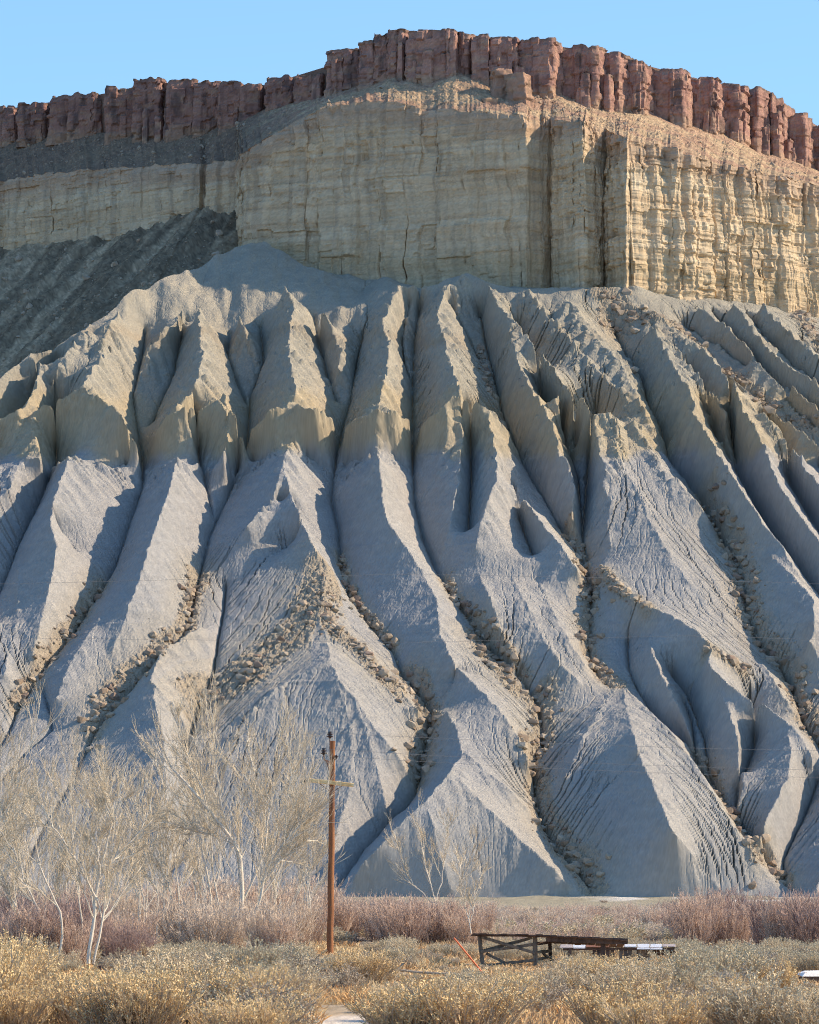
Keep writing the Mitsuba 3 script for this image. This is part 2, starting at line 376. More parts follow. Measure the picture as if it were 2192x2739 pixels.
def spurs(H, gap, reach, tall, wide, seed):
    """Short sharp ribs that leave the crests and run down both flanks along the fall line."""
    g = np.random.default_rng(seed)
    z = gaussian_filter(VV * math.sin(TH) + H * math.cos(TH), 1.5)
    gu, gv = np.gradient(z, DU, DV)
    start = []
    for M in CRESTS:
        d = np.r_[0, np.cumsum(np.linalg.norm(np.diff(M[:, :2], axis=0), axis=1))]
        t = np.cumsum(g.uniform(.5, 1.5, int(d[-1] / gap) + 3) * gap)
        t = t[t < d[-1]]
        c = np.stack([np.interp(t, d, M[:, 0]), np.interp(t, d, M[:, 1])], 1)
        for sd in (-1, 1):
            start.append(c + np.stack([np.full(len(t), sd * .9), g.uniform(-.3, .3, len(t))], 1))
    p = np.vstack(start)
    n, steps = len(p), int(reach / .35)
    L = g.uniform(.45, 1.0, n) * steps
    A = g.uniform(.4, 1.0, n) * tall
    P, W = [], []
    dr = np.zeros_like(p)
    for k in range(steps):
        i = np.clip((p[:, 0] - UA) / DU, 0, NU - 1).astype(int)
        j = np.clip((p[:, 1] - VA) / DV, 0, NV - 1).astype(int)
        dr = .6 * dr - np.stack([gu[i, j], gv[i, j]], 1) + .10 * g.normal(size=p.shape)
        p = p + .35 * dr / (np.linalg.norm(dr, axis=1, keepdims=True) + 1e-6)
        q = np.clip(1 - k / L, 0, 1) * np.minimum(1, (k + 1) / 4)
        P.append(p.copy()), W.append(A * q ** .6 * (1 + .25 * g.normal(size=n)))
    P, W = np.vstack(P), np.concatenate(W)
    keep = W > .03
    P, W = P[keep], W[keep]
    d, i = cKDTree(P).query(np.stack([UU, VV], -1).reshape(-1, 2), k=3, distance_upper_bound=wide, workers=-1)
    Wp = np.append(W, 0)
    return H + np.max(Wp[i] * np.clip(1 - d / wide, 0, 1), axis=1).reshape(H.shape)


def carve(H, rounds, strength, seed, start, limit, soft, patchy=1.0, m=0.45):
    """Running water: every cell drains to a lower neighbour, and the more area drains through it the faster it is cut down."""
    g = np.random.default_rng(seed)
    N = NU * NV
    idx = np.arange(N).reshape(NU, NV)
    hard = (1 - patchy + patchy * 1.6 * sstep(0.42, 0.66, fbm(UU / 38, VV / 55, 0, 3, 15))) * sstep(-1, 9, VV) * (1 - .8 * sstep(168, 178, Z0 + VV * math.sin(TH) + H * math.cos(TH)) * (1 - sstep(-20, 0, UU))) * (1 - .5 * lower)
    near = [(a_, b_) for a_ in (-1, 0, 1) for b_ in (-1, 0, 1) if a_ or b_]
    for r in range(rounds):
        z = VV * math.sin(TH) + H * math.cos(TH)
        zp = np.pad(z, 1, constant_values=1e6)
        ip = np.pad(idx, 1)
        best, rcv, dd = np.zeros((NU, NV)), idx.copy(), np.ones((NU, NV))
        for a_, b_ in near:
            dist_ = math.hypot(a_ * DU, b_ * DV)
            sl_ = (z - zp[1 + a_:NU + 1 + a_, 1 + b_:NV + 1 + b_]) / dist_
            w_ = sl_ * (0.84 + 0.32 * g.random((NU, NV), dtype=np.float32))
            ok = (sl_ > 0) & (w_ > best)
            best = np.where(ok, w_, best)
            rcv = np.where(ok, ip[1 + a_:NU + 1 + a_, 1 + b_:NV + 1 + b_], rcv)
            dd = np.where(ok, dist_, dd)
        rcv = rcv.ravel()
        root = rcv == np.arange(N)
        p = np.append(np.where(root, N, rcv), N)
        area = np.append(np.full(N, DU * DV), 0)
        for k_ in range(11):
            area = area + np.bincount(p, weights=area, minlength=N + 1)
            area[N] = 0
            p = p[p]
        F = strength * hard.ravel() * np.clip(area[:N] - start, 0, limit) ** m / dd.ravel()
        F[root] = 0
        A_, B_ = z.ravel() / (1 + F), F / (1 + F)
        q = rcv.copy()
        for k_ in range(7):
            A_ = A_ + B_ * A_[q]
            B_ = B_ * B_[q]
            q = q[q]
        H = (A_.reshape(NU, NV) + B_.reshape(NU, NV) * z.ravel()[q].reshape(NU, NV) - VV * math.sin(TH)) / math.cos(TH)
        H = gaussian_filter(H, soft)
    return H


lower = 1 - sstep(105, 135, Z0 + VV * math.sin(TH) + H * math.cos(TH))
H += amp * (1.5 - 1.2 * lower) * (fbm(UU / 6.5, VV / 9, 0, 3, 14) - 0.5)
H = carve(H, 4, 0.055, 20, 8.0, 140, 0.30, 0.6)
ribbed = spurs(H, 5.5, 16.0, 2.3, 2.4, 12)
H = H + (ribbed - H) * (1 - .75 * lower)
H += amp * 0.12 * (fbm(UU / 1.6, VV / 2.4, 0, 2, 16) - 0.5)
H = carve(H, 3, 0.016, 21, 1.2, 10, 0.2, 0.9)
cp_ = np.concatenate([M[:-1] + (M[1:] - M[:-1]) * t_ for M in CRESTS for t_ in (0, .25, .5, .75)])
cd_, ci_ = cKDTree(cp_[:, :2]).query(np.stack([UU, VV], -1).reshape(-1, 2), distance_upper_bound=4.0, workers=-1)
H += (0.75 * np.exp(-np.minimum(cd_, 9) / 0.9)).reshape(H.shape) * amp * (1 - .45 * lower) * (.6 + .8 * fbm(UU / 3, VV / 3, 0, 2, 18))
ZZ = Z0 + VV * math.sin(TH) + H * math.cos(TH)


def beds(z):
    """Height of proud beds against the world height z."""
    return sum(a * np.exp(-((z - c) / w) ** 2) for c, w, a in ((58, .35, .5), (76, .3, .4), (101, .4, .5), (131, .5, .7), (134, .4, .5), (150, .3, .4), (163, .3, .5), (172, .4, .5), (180, .3, .5)))


H += beds(ZZ + 1.2 * (fbm(UU / 30, VV / 30, 0, 2, 9) - 0.5)) * 0.7 * fbm(UU / 6, VV / 9, 0, 2, 11)
H += 0.17 * (rng.random(H.shape) - 0.5) * amp
PT = B0 + UU[..., None] * [1, 0, 0] + (VV)[..., None] * EV + H[..., None] * EH


def hit(px, py):
    """Where the ray through pixel (px, py) first meets the slope: (u, v), or None."""
    d = ray(px, py)
    Ys = np.arange(1020.0, 1440.0, 0.25)
    P = EYE + d[None] * (Ys / d[1])[:, None]
    q = P - B0
    v, h = q @ EV, q @ EH
    g = map_coordinates(H, [(P[:, 0] - UA) / DU, (v - VA) / DV], order=1, mode='nearest')
    k = np.nonzero((h < g) & (v > VA))[0]
    return (P[k[0], 0], v[k[0]]) if len(k) else None


def surface(u, v):
    h = map_coordinates(H, [[(u - UA) / DU], [(v - VA) / DV]], order=1, mode='nearest')[0]
    return B0 + np.array([u, 0, 0]) + v * EV + h * EH


# rubble tracks: pixel path, half width in metres
TRACKS = [([(1142, 1470), (1141, 1530), (1142, 1570), (1120, 1612), (1130, 1690), (1150, 1746), (1180, 1795), (1215, 1830), (1250, 1870)], 4.5),
          ([(1192, 1131), (1225, 1180), (1240, 1250), (1236, 1317), (1240, 1387), (1265, 1425), (1300, 1443)], 3.0),
          ([(1479, 1060), (1505, 1110), (1528, 1145), (1557, 1192), (1569, 1267), (1582, 1317), (1604, 1362), (1644, 1402), (1674, 1462), (1692, 1515), (1720, 1560)], 4.0),
          ([(855, 1430), (895, 1475), (907, 1520), (892, 1590), (880, 1650)], 4.0),
          ([(690, 1215), (670, 1270), (640, 1310), (600, 1350), (550, 1390), (510, 1420), (460, 1450), (420, 1475)], 8.0),
          ([(680, 1270), (700, 1320), (750, 1362), (800, 1415), (840, 1450)], 3.5),
          ([(370, 1350), (340, 1370), (310, 1400), (275, 1425), (240, 1460), (215, 1500), (200, 1550)], 4.5),
          ([(1260, 615), (1300, 640), (1330, 660), (1370, 665), (1430, 695), (1487, 735), (1540, 790), (1597, 845), (1650, 885), (1700, 905)], 3.2),
          ([(1290, 650), (1280, 690), (1320, 680)], 5.0),
          ([(715, 1180), (735, 1250), (780, 1310), (830, 1370)], 1.5),
          ([(937, 1232), (977, 1287), (1030, 1352), (1062, 1397), (1107, 1440)], 2.0),
          ([(1000, 1340), (1040, 1400), (1090, 1450), (1130, 1490)], 4.0),
          ([(1010, 730), (1022, 790), (1035, 830)], 1.2),
          ([(1470, 1600), (1502, 1655), (1545, 1730), (1590, 1795), (1622, 1828), (1660, 1860)], 2.2),
          ([(1270, 1200), (1310, 1245), (1370, 1280)], 2.0),
          ([(1490, 1370), (1540, 1395), (1570, 1420)], 2.0),
          ([(1660, 640), (1700, 690), (1725, 720)], 3.0),
          ([(215, 1240), (190, 1280), (150, 1337), (90, 1412), (35, 1490)], 2.5),
          ([(420, 1230), (400, 1290), (385, 1340)], 3.5)]
track_pts, track_w = [], []
for path, w in TRACKS:
    hp = [q for q in (hit(*p) for p in path) if q is not None]
    for a, b in zip(hp[:-1], hp[1:]):
        n = max(2, int(math.dist(a, b) / 0.7))
        for t in np.linspace(0, 1, n):
            track_pts.append((a[0] + (b[0] - a[0]) * t, a[1] + (b[1] - a[1]) * t))
            track_w.append(w)
tree = cKDTree(np.array(track_pts) * [1, 0.55])
dist, idx = tree.query(np.stack([UU, VV * 0.55], -1).reshape(-1, 2), workers=-1)
dist, tw = dist.reshape(H.shape), np.array(track_w)[idx].reshape(H.shape)
rub = 1 - sstep(0.55, 1.15, dist / tw + 0.9 * (fbm(UU / 4, VV / 6, 0, 4, 31) - 0.5))
lump = fbm(UU / 1.1, VV / 1.5, 0, 3, 33)
H += rub * (1.5 * (lump - 0.35) + 0.5 * (rng.random(H.shape) - 0.4))
ZZ = Z0 + VV * math.sin(TH) + H * math.cos(TH)
PT = B0 + UU[..., None] * [1, 0, 0] + VV[..., None] * EV + H[..., None] * EH

GREY, BLUE, OLIVE, TAN, DEBRIS = (.330, .325, .312), (.308, .310, .310), (.315, .30, .255), (.375, .32, .225), (.335, .288, .222)
zw = ZZ + 5 * (fbm(UU / 40, VV / 40, 0, 3, 41) - 0.5) + 9 * (fbm(UU / 7, VV / 12, 0, 4, 42) - 0.5)
col = lerp(GREY, BLUE, sstep(0.35, 0.65, fbm(UU / 35, VV / 50, 0, 3, 43)))
col = lerp(col, np.array(OLIVE), sstep(128, 138, zw))
band = sstep(129, 134, zw) * (1 - sstep(151, 158, zw))
col = lerp(col, np.array(TAN), band * (0.35 + 0.75 * fbm(UU / 8, VV / 8, 0, 3, 45)).clip(0, 1))
col = lerp(col, np.array((.30, .26, .20)), 0.6 * np.exp(-((zw - 176) / 2.5) ** 2))
col = lerp(col, np.array(DEBRIS), rub * 0.9)
wash = (1 - sstep(1.0, 2.6, dist / tw)) * 0.45
col = lerp(col, np.array((.35, .32, .26)), wash * (1 - rub))
col = col * (0.90 + 0.2 * fbm(UU / 3, ZZ / 1.2, 0, 4, 47))[..., None] * (0.92 + 0.16 * rng.random(H.shape))[..., None]
scene['badlands_slope'] = mikit.ply((PT.reshape(-1, 3), grid_faces(NU, NV)), 'painted_rock', smooth=False, color=col.reshape(-1, 3))
tag('badlands_slope', 'grey shale badlands slope cut by ridges and gullies below the cliff', kind='structure')

# ------------------------------------------------------------------ cliff
CL = np.array([(-300, 1470, 392, 620), (0, 1440, 378, 620), (120, 1432, 362, 620), (200, 1425, 355, 620), (330, 1416, 346, 620), (420, 1411, 343, 620), (425, 1414, 343, 620), (432, 1411, 343, 620), (480, 1405, 342, 620), (497, 1400, 340, 620),
               (500, 1373, 325, 620), (508, 1369.5, 320, 620), (560, 1367, 290, 620), (620, 1365.5, 250, 620), (690, 1364, 226, 640), (770, 1361.5, 213, 640), (860, 1359, 222, 650), (930, 1357.4, 230, 650), (1000, 1355, 236, 650), (1060, 1353.2, 238, 650), (1070, 1353.5, 239, 650),
               (1110, 1351.4, 242, 650), (1122, 1355, 246, 650), (1165, 1363, 250, 650), (1170, 1358, 252, 650), (1232, 1347.0, 258, 650), (1240, 1350, 262, 650), (1280, 1362, 268, 650), (1285, 1357, 278, 660), (1325, 1345.0, 290, 660), (1331, 1347.5, 292, 660),
               (1368, 1354, 300, 660), (1370, 1352, 302, 660), (1386, 1350, 305, 660), (1398, 1354.0, 307, 660), (1408, 1356, 309, 670), (1412, 1354, 311, 670), (1430, 1352.5, 316, 670), (1438, 1356, 318, 670), (1462, 1352.0, 324, 680), (1470, 1357, 328, 680),
               (1508, 1365.0, 338, 680), (1512, 1362, 340, 680), (1526, 1361, 343, 680), (1534, 1366, 345, 680), (1560, 1371, 352, 690), (1568, 1367.5, 354, 690), (1590, 1366.0, 358, 690), (1598, 1371, 360, 690), (1640, 1379, 370, 700), (1646, 1376, 371, 700), (1668, 1375.5, 378, 700),
               (1676, 1380, 380, 700), (1710, 1388, 390, 710), (1716, 1385, 391, 710), (1740, 1386, 396, 710), (1760, 1395, 402, 720), (1900, 1425, 440, 740), (2300, 1500, 520, 800)], float)
# the wall faces a little to the left: its right end, the prow, stands nearest
fl_ = CL[:, 0] > 1335
CL[fl_, 1] = .35 * CL[fl_, 1] + .65 * np.interp(CL[fl_, 0], [1331, 1450, 1560, 1640, 1740, 1900, 2300], [1348, 1352, 1359, 1363, 1370, 1390, 1440])
CL[:, 1] += np.interp(CL[:, 0], [-300, 0, 480, 500, 900, 1285, 1340, 1725, 2300], [60, 45, 8, 12, -4, -20, -18, -6, 10])
Pt, Pb = at(CL[:, 0], CL[:, 2], CL[:, 1]), at(CL[:, 0], CL[:, 3], CL[:, 1])
XY = np.stack([(CL[:, 0] - W0 / 2) / FOC * CL[:, 1] * 1.0, CL[:, 1]], 1)
seg = np.r_[0, np.cumsum(np.linalg.norm(np.diff(XY, axis=0), axis=1))]
NS, NZ = 1150, 175
ss = np.linspace(0, seg[-1], NS)
cx, cy = np.interp(ss, seg, XY[:, 0]), np.interp(ss, seg, XY[:, 1])
ztop, zbot = np.interp(ss, seg, Pt[:, 2]), np.interp(ss, seg, Pb[:, 2])
cpx = np.interp(ss, seg, CL[:, 0])
k = 3
gx, gy = np.gradient(gaussian_filter(cx, 14)), np.gradient(gaussian_filter(cy, 14))
nn = np.stack([gy, -gx], 1) / np.hypot(gx, gy)[:, None]
ztop = ztop + 2.2 * (fbm(ss / 7, 0 * ss, 0, 3, 51) - 0.5) + 0.9 * (fbm(ss / 1.5, 0 * ss, 3, 2, 52) - 0.5)
S2, Tt = np.meshgrid(ss, np.linspace(0, 1, NZ), indexing='ij')
Zc = zbot[:, None] + (ztop - zbot)[:, None] * Tt
side = sstep(1080, 1300, cpx)[:, None]
below = (ztop[:, None] - Zc)
# flutes that start at the top, ledges of the beds, joints
sw = S2 + 1.6 * (fbm(S2 / 9, Zc / 14, 0, 3, 53) - 0.5)
fl = np.abs(2 * fbm(sw / 3.2, Zc / 55, 1, 3, 54) - 1)
disp = (0.5 + 0.7 * side) * (fl - 0.3)
disp += (0.5 + 0.6 * side) * (fbm(sw / 1.3, Zc / 18, 2, 3, 55) - 0.5) * 1.4
bed = fbm(S2 / 60, Zc / 1.5, 5, 4, 56)
bed2 = fbm(S2 / 14, Zc / 0.8, 7, 3, 57)
disp += (0.5 + 0.7 * side) * (bed - 0.5) + (0.3 + 0.3 * side) * (bed2 - 0.5)
jn = np.exp(-((fbm(sw / 4.5, Zc / 70, 8, 2, 58) - 0.5) / 0.012) ** 2)
disp -= 0.9 * jn * sstep(0.35, 0.6, fbm(S2 / 10, Zc / 12, 9, 2, 59))
# undercut where the foot meets the slope, and the upper edge weathers back
disp += 0.9 * sstep(4, 30, below) * side
disp -= 1.2 * (1 - sstep(0, 2.5, below)) * fbm(S2 / 3, Zc / 3, 4, 2, 60)
scal = fbm(S2 / 12, Zc / 16, 12, 2, 61)
disp += (0.8 + 0.8 * side) * np.floor(scal * 6) / 6
# joint bounded blocks, coarse and fine, and spalled ledges
gb = np.random.default_rng(17)


def blocks(width, height, lean, seed):
    e1 = np.cumsum(gb.uniform(.35, 1.9, 900) * width)
    e2 = np.cumsum(gb.uniform(.3, 2.0, 500) * height)
    c_ = np.searchsorted(e1, S2 + lean * (fbm(S2 / 8, Zc / 9, seed, 3, seed) - .5) + 20)
    r_ = np.searchsorted(e2, Zc + 1.2 * (fbm(S2 / 20, Zc / 8, seed, 2, seed + 1) - .5) + 3.0 * gb.random(1000)[c_ % 1000] + 20)
    t_ = gb.random((1000, 600))
    return t_[c_ % 1000, r_ % 600], t_[(c_ * 7) % 1000, 0]


f1, k1 = blocks(4.5, 5.5, 1.6, 66)
f2, k2 = blocks(1.6, 1.5, .7, 68)
f3, k3 = blocks(9.0, 16.0, 3.0, 70)
spall = sstep(.45, .6, fbm(S2 / 16, Zc / 14, 20, 3, 71))
disp += (.55 + .6 * side) * (f1 - .5) * (.5 + spall) + (.35 + .35 * side) * (f2 - .5) * (.4 + spall) + 1.1 * (f3 - .5) + 1.1 * (k1 - .5) + 1.5 * (k3 - .5)
wob = S2 + 3.2 * (fbm(Zc / 9, S2 / 40, 3, 3, 72) - .5) + 1.2 * (k2 - .5)
bx0, by0 = np.interp(wob, ss, cx), np.interp(wob, ss, cy)
CP = np.stack([bx0 + nn[:, :1] * disp, by0 + nn[:, 1:] * disp, Zc], -1)
CREAM, BROWN, SAND = (.54, .425, .285), (.39, .28, .18), (.56, .465, .33)
ccol = lerp(CREAM, np.array(SAND), sstep(.4, .65, fbm(S2 / 80, Zc / 2.2, 0, 4, 62)))
ccol = lerp(ccol, np.array(BROWN), 0.45 * sstep(.56, .72, fbm(S2 / 30, Zc / 1.1, 0, 4, 63)))
ccol = lerp(ccol, np.array((.35, .24, .18)), 0.55 * (1 - sstep(3, 11, below + 5 * (fbm(S2 / 6, Zc / 9, 0, 3, 64) - 0.5))))
streak = sstep(.55, .72, fbm(sw / 1.6, Zc / 40, 4, 3, 65))
ccol = lerp(ccol, np.array((.25, .215, .175)), 0.32 * streak * (1 - 0.5 * side))
ccol = lerp(ccol, np.array((.42, .33, .20)), 0.5 * np.exp(-((Zc - zbot[:, None] - 14) / 4) ** 2))
ccol *= (.86 + .16 * f1 + .10 * f2)[..., None]
ccol *= (0.88 + 0.24 * rng.random((NS, NZ)))[..., None]
scene['cliff'] = mikit.ply((CP.reshape(-1, 3), grid_faces(NS, NZ)), 'painted_rock', smooth=False, color=ccol.reshape(-1, 3))
tag('cliff', 'tan layered sandstone cliff with vertical flutes above the badlands', kind='structure')

# ------------------------------------------------------------------ ledge of talus between the cliff and the cap rock
CAPX = [-300, 0, 350, 560, 690, 800, 900, 1050, 1180, 1330, 1500, 1725, 1900, 2300]
CAPY = [1560, 1520, 1458, 1428, 1404, 1386, 1377, 1372, 1374, 1385, 1408, 1446, 1480, 1560]
BASX = [-300, 0, 100, 220, 350, 450, 560, 690, 760, 830, 880, 960, 1000, 1050, 1120, 1180, 1230, 1300, 1370, 1450, 1520, 1600, 1660, 1725, 1900, 2300]
BASY = [310, 300, 290, 285, 290, 275, 235, 205, 185, 165, 170, 152, 165, 185, 195, 205, 225, 240, 245, 268, 285, 325, 340, 365, 430, 560]
capY, capB = np.interp(cpx, CAPX, CAPY), np.interp(cpx, BASX, BASY)
back = at(cpx, capB - 6, capY + 4)
front = np.stack([cx + nn[:, 0] * disp[:, -1], cy + nn[:, 1] * disp[:, -1], ztop], 1)
NT = 75
tt = np.linspace(0, 1, NT)[None, :, None]
TP = front[:, None] * (1 - tt) + back[:, None] * tt
sg = np.sin(np.pi * np.clip(tt[..., 0], 0, 1)) ** 0.5
TP[..., 2] += sg * (2.4 * (fbm(TP[..., 0] / 7, TP[..., 1] / 7, 0, 4, 71) - 0.45) + 1.3 * (fbm(TP[..., 0] / 1.3, TP[..., 1] / 1.3, 0, 3, 72) - 0.5) + 0.5 * (rng.random(TP.shape[:2]) - 0.5))
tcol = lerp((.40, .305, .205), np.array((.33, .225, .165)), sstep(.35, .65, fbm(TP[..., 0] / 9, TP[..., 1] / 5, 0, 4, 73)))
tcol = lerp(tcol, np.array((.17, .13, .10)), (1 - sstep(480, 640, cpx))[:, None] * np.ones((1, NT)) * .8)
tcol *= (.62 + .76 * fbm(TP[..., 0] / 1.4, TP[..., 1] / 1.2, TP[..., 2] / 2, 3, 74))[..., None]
tcol *= (0.8 + 0.4 * rng.random((NS, NT)))[..., None]
scene['talus_ledge'] = mikit.ply((TP.reshape(-1, 3), grid_faces(NS, NT)), 'painted_rock', smooth=False, color=tcol.reshape(-1, 3))
tag('talus_ledge', 'rubble covered ledge between the tan cliff and the red cap rock', kind='structure')

# ------------------------------------------------------------------ cap rock, block by block
BLOCKS = [(-60, 0, 222, 300), (0, 44, 221, 300), (44, 106, 216, 294), (107, 222, 196, 288), (225, 289, 181, 292), (290, 351, 165, 292), (353, 414, 164, 292), (415, 470, 169, 286), (468, 522, 168, 280), (520, 562, 175, 262),
          (564, 628, 158, 235), (628, 694, 152, 220), (691, 761, 101, 205), (759, 806, 85, 192), (801, 832, 69, 178), (828, 867, 61, 172), (866, 949, 61, 172), (949, 971, 59, 166), (971, 1000, 66, 172), (1000, 1037, 71, 182),
          (1037, 1092, 76, 190), (1092, 1175, 77, 204), (1177, 1272, 96, 236), (1272, 1324, 110, 244), (1321, 1368, 124, 246), (1367, 1450, 142, 268), (1450, 1516, 160, 284), (1516, 1572, 174, 312), (1571, 1616, 183, 330), (1614, 1643, 197, 336), (1640, 1668, 218, 340),
          (1666, 1712, 238, 360), (1709, 1760, 262, 390), (1758, 1830, 285, 420), (1828, 1920, 320, 450)]


def rock_block(w, d, h, seed, step=0.55, taper=0.05, rough=1.0):
    """A jointed sandstone block: box with broken edges, cracks and bedding, standing on z = 0."""
    nx, ny, nz = (max(3, int(q / step)) for q in (w, d, h))
    m = trimesh.creation.box((1, 1, 1))
    faces, verts = [], []
    base = 0
    for ax, n1, n2 in ((0, ny, nz), (1, nx, nz), (2, nx, ny)):
        a, b = np.meshgrid(np.linspace(-.5, .5, n1 + 1), np.linspace(-.5, .5, n2 + 1), indexing='ij')
        for s in (-.5, .5):
            p = np.zeros(a.shape + (3,))
            o = [q for q in (0, 1, 2) if q != ax]
            p[..., ax], p[..., o[0]], p[..., o[1]] = s, a, b
            f = grid_faces(n1 + 1, n2 + 1)
            if (s > 0) == (ax == 1):
                f = f[:, ::-1]
            verts.append(p.reshape(-1, 3))
            faces.append(f + base)
            base += a.size
    v, f = np.vstack(verts), np.vstack(faces)
    m = trimesh.Trimesh(v, f, process=True)
    m.merge_vertices()
    v = np.array(m.vertices)
    e = np.clip(np.abs(v) * 2, 0, 1)
    # superellipsoid rounding in plan, broken top edge
    r = (e[:, 0] ** 8 + e[:, 1] ** 8) ** (1 / 8)
    v[:, :2] *= np.minimum(1, 1 / np.maximum(r, 1e-6))[:, None]
    t = v[:, 2] + .5
    v[:, :2] *= (1 + taper * (0.5 - t) - 0.10 * sstep(.86, 1.0, t) * (fbm(v[:, 0] * 4, v[:, 1] * 4, 0, 2, seed) + .2))[:, None]
    P = v * [w, d, h] + [0, 0, h / 2]
    o = seed * 13.7
    lat = np.stack([v[:, 0] * w, v[:, 1] * d, 0 * v[:, 0]], 1)
    lat /= np.linalg.norm(lat, axis=1, keepdims=True) + 1e-9
    n1 = fbm(P[:, 0] / 4 + o, P[:, 1] / 4, P[:, 2] / 7, 3, seed) - .5
    crack = -np.abs(fbm(P[:, 0] / 3 + o, P[:, 1] / 3, P[:, 2] / 12, 2, seed + 3) - .5)
    bd = np.round(fbm(o + 0 * P[:, 0], P[:, 0] / 30, P[:, 2] / 1.8, 3, seed + 5) * 7) / 7 - .5
    n2 = fbm(P[:, 0] / .9 + o, P[:, 1] / .9, P[:, 2] / .9, 2, seed + 6) - .5
    gk = np.random.default_rng(seed)
    ev, eh = np.cumsum(gk.uniform(.5, 2.2, 60)) * 1.5, np.cumsum(gk.uniform(.3, 2.4, 60)) * 1.6
    cc = np.searchsorted(ev, P[:, 0] + .35 * P[:, 1] + 25 + 1.2 * n1)
    rr = np.searchsorted(eh, P[:, 2] + .8 * n1 + 1.5 * gk.random(80)[cc % 80])
    cell = gk.random((80, 80))[cc % 80, rr % 80] - .5 + .9 * (gk.random(80)[cc % 80] - .5)
    P += lat * (rough * 1.3 * cell * np.minimum(1, P[:, 2] / 2))[:, None] * min(1, w / 5)
    P[:, 2] += sstep(.8, 1, t) * rough * 1.1 * (gk.random(80)[cc % 80] - .7)
    P += lat * (rough * (1.1 * n1 + 1.5 * (crack + .12) + 0.6 * bd + 0.4 * n2))[:, None] * min(1, w / 5)
    P[:, 2] += sstep(.6, 1, t) * rough * (1.4 * (fbm(P[:, 0] / 3 + o, P[:, 1] / 3, 0, 3, seed + 8) - .5))
    return P, np.array(m.faces), t


def red_colour(P, t, seed, lighter=0.0):
    o = seed * 7.1
    c = lerp((.37, .225, .185), np.array((.285, .17, .145)), sstep(.35, .65, fbm(P[:, 0] / 5 + o, P[:, 1] / 5, P[:, 2] / 5, 3, seed)))
    c = lerp(c, np.array((.42, .29, .20)), sstep(.5, .75, fbm(P[:, 0] / 3 + o, P[:, 1] / 3, P[:, 2] / 2, 3, seed + 2)) * (.5 + lighter))
    c = lerp(c, np.array((.40, .29, .20)), (1 - sstep(.12, .35, t + .2 * (fbm(P[:, 0] / 3, P[:, 1] / 3, P[:, 2] / 3, 2, seed) - .5))) * .7)
    c = lerp(c, np.array((.11, .085, .08)), .7 * sstep(.56, .7, fbm(P[:, 0] / 2.5 + o, P[:, 1] / 2.5, P[:, 2] / 9, 3, seed + 4)))
    c = lerp(c, np.array((.16, .14, .115)), sstep(.95, 1.0, t) * .7)
    return c * (.85 + .3 * np.random.default_rng(seed).random(len(P)))[:, None]


def turn(P, deg):
    a = math.radians(deg)
    return P @ np.array([[math.cos(a), math.sin(a), 0], [-math.sin(a), math.cos(a), 0], [0, 0, 1]])


g = np.random.default_rng(5)
for i, (xa, xb, ya, yb) in enumerate(BLOCKS):
    Y = np.interp((xa + xb) / 2, CAPX, CAPY) + g.uniform(-2.2, 2.2)
    a, b = at((xa + xb) / 2, ya, Y), at((xa + xb) / 2, yb + 14, Y)
    w, h, d = (xb - xa) / FOC * Y * 1.09, a[2] - b[2], 13.0
    P, F, t = rock_block(w, d, h, 100 + i)
    P = turn(P, g.uniform(-9, 9) - (24 if xa > 1170 else 14)) + [a[0], Y + d / 2, b[2]]
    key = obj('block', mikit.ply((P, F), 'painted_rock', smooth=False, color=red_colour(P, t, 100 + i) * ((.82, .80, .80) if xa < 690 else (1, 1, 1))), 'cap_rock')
for i in range(26):                                      # slabs that have come away from the face
    x = g.uniform(-20, 1740)
    j = min(range(len(BLOCKS)), key=lambda q: abs((BLOCKS[q][0] + BLOCKS[q][1]) / 2 - x))
    xa, xb, ya, yb = BLOCKS[j]
    Y = np.interp(x, CAPX, CAPY) - g.uniform(.6, 2.2)
    w = g.uniform(1.5, 5.0)
    b = at(x, yb + 10, Y)
    h = (at(x, ya, Y)[2] - b[2]) * g.uniform(.3, .85)
    P, F, t = rock_block(w, 4.0, h, 200 + i, taper=.18)
    P = turn(P, g.uniform(-30, 10)) + [b[0], Y + 1.5, b[2]]
    obj('slab', mikit.ply((P, F), 'painted_rock', smooth=False, color=red_colour(P, t, 200 + i, .2)), 'cap_rock')
tag('cap_rock', 'dark red sandstone cap rock split into upright blocks along the mesa rim', kind='structure')
# the body of the mesa behind the blocks
mx = np.array([-300, 0, 200, 350, 560, 690, 800, 900, 1000, 1100, 1200, 1330, 1500, 1600, 1725, 1900, 2300], float)
my = np.interp(mx, CAPX, CAPY)
mt = np.interp(mx, [(b[0] + b[1]) / 2 for b in BLOCKS], [b[2] + 10 for b in BLOCKS])
top, bot = at(mx, mt, my + 7), at(mx, np.interp(mx, BASX, BASY) + 30, my + 7)
far = top + [0, 260, 0]
far[:, 2] = top[:, 2] - 4
row = np.stack([bot, top, top + [0, 20, -.3], far], 1)
scene['mesa_top'] = mikit.ply((row.reshape(-1, 3), grid_faces(len(mx), 4)), matte((.2, .13, .10)), smooth=False)
tag('mesa_top', 'flat top of the mesa behind the red rim', kind='structure')

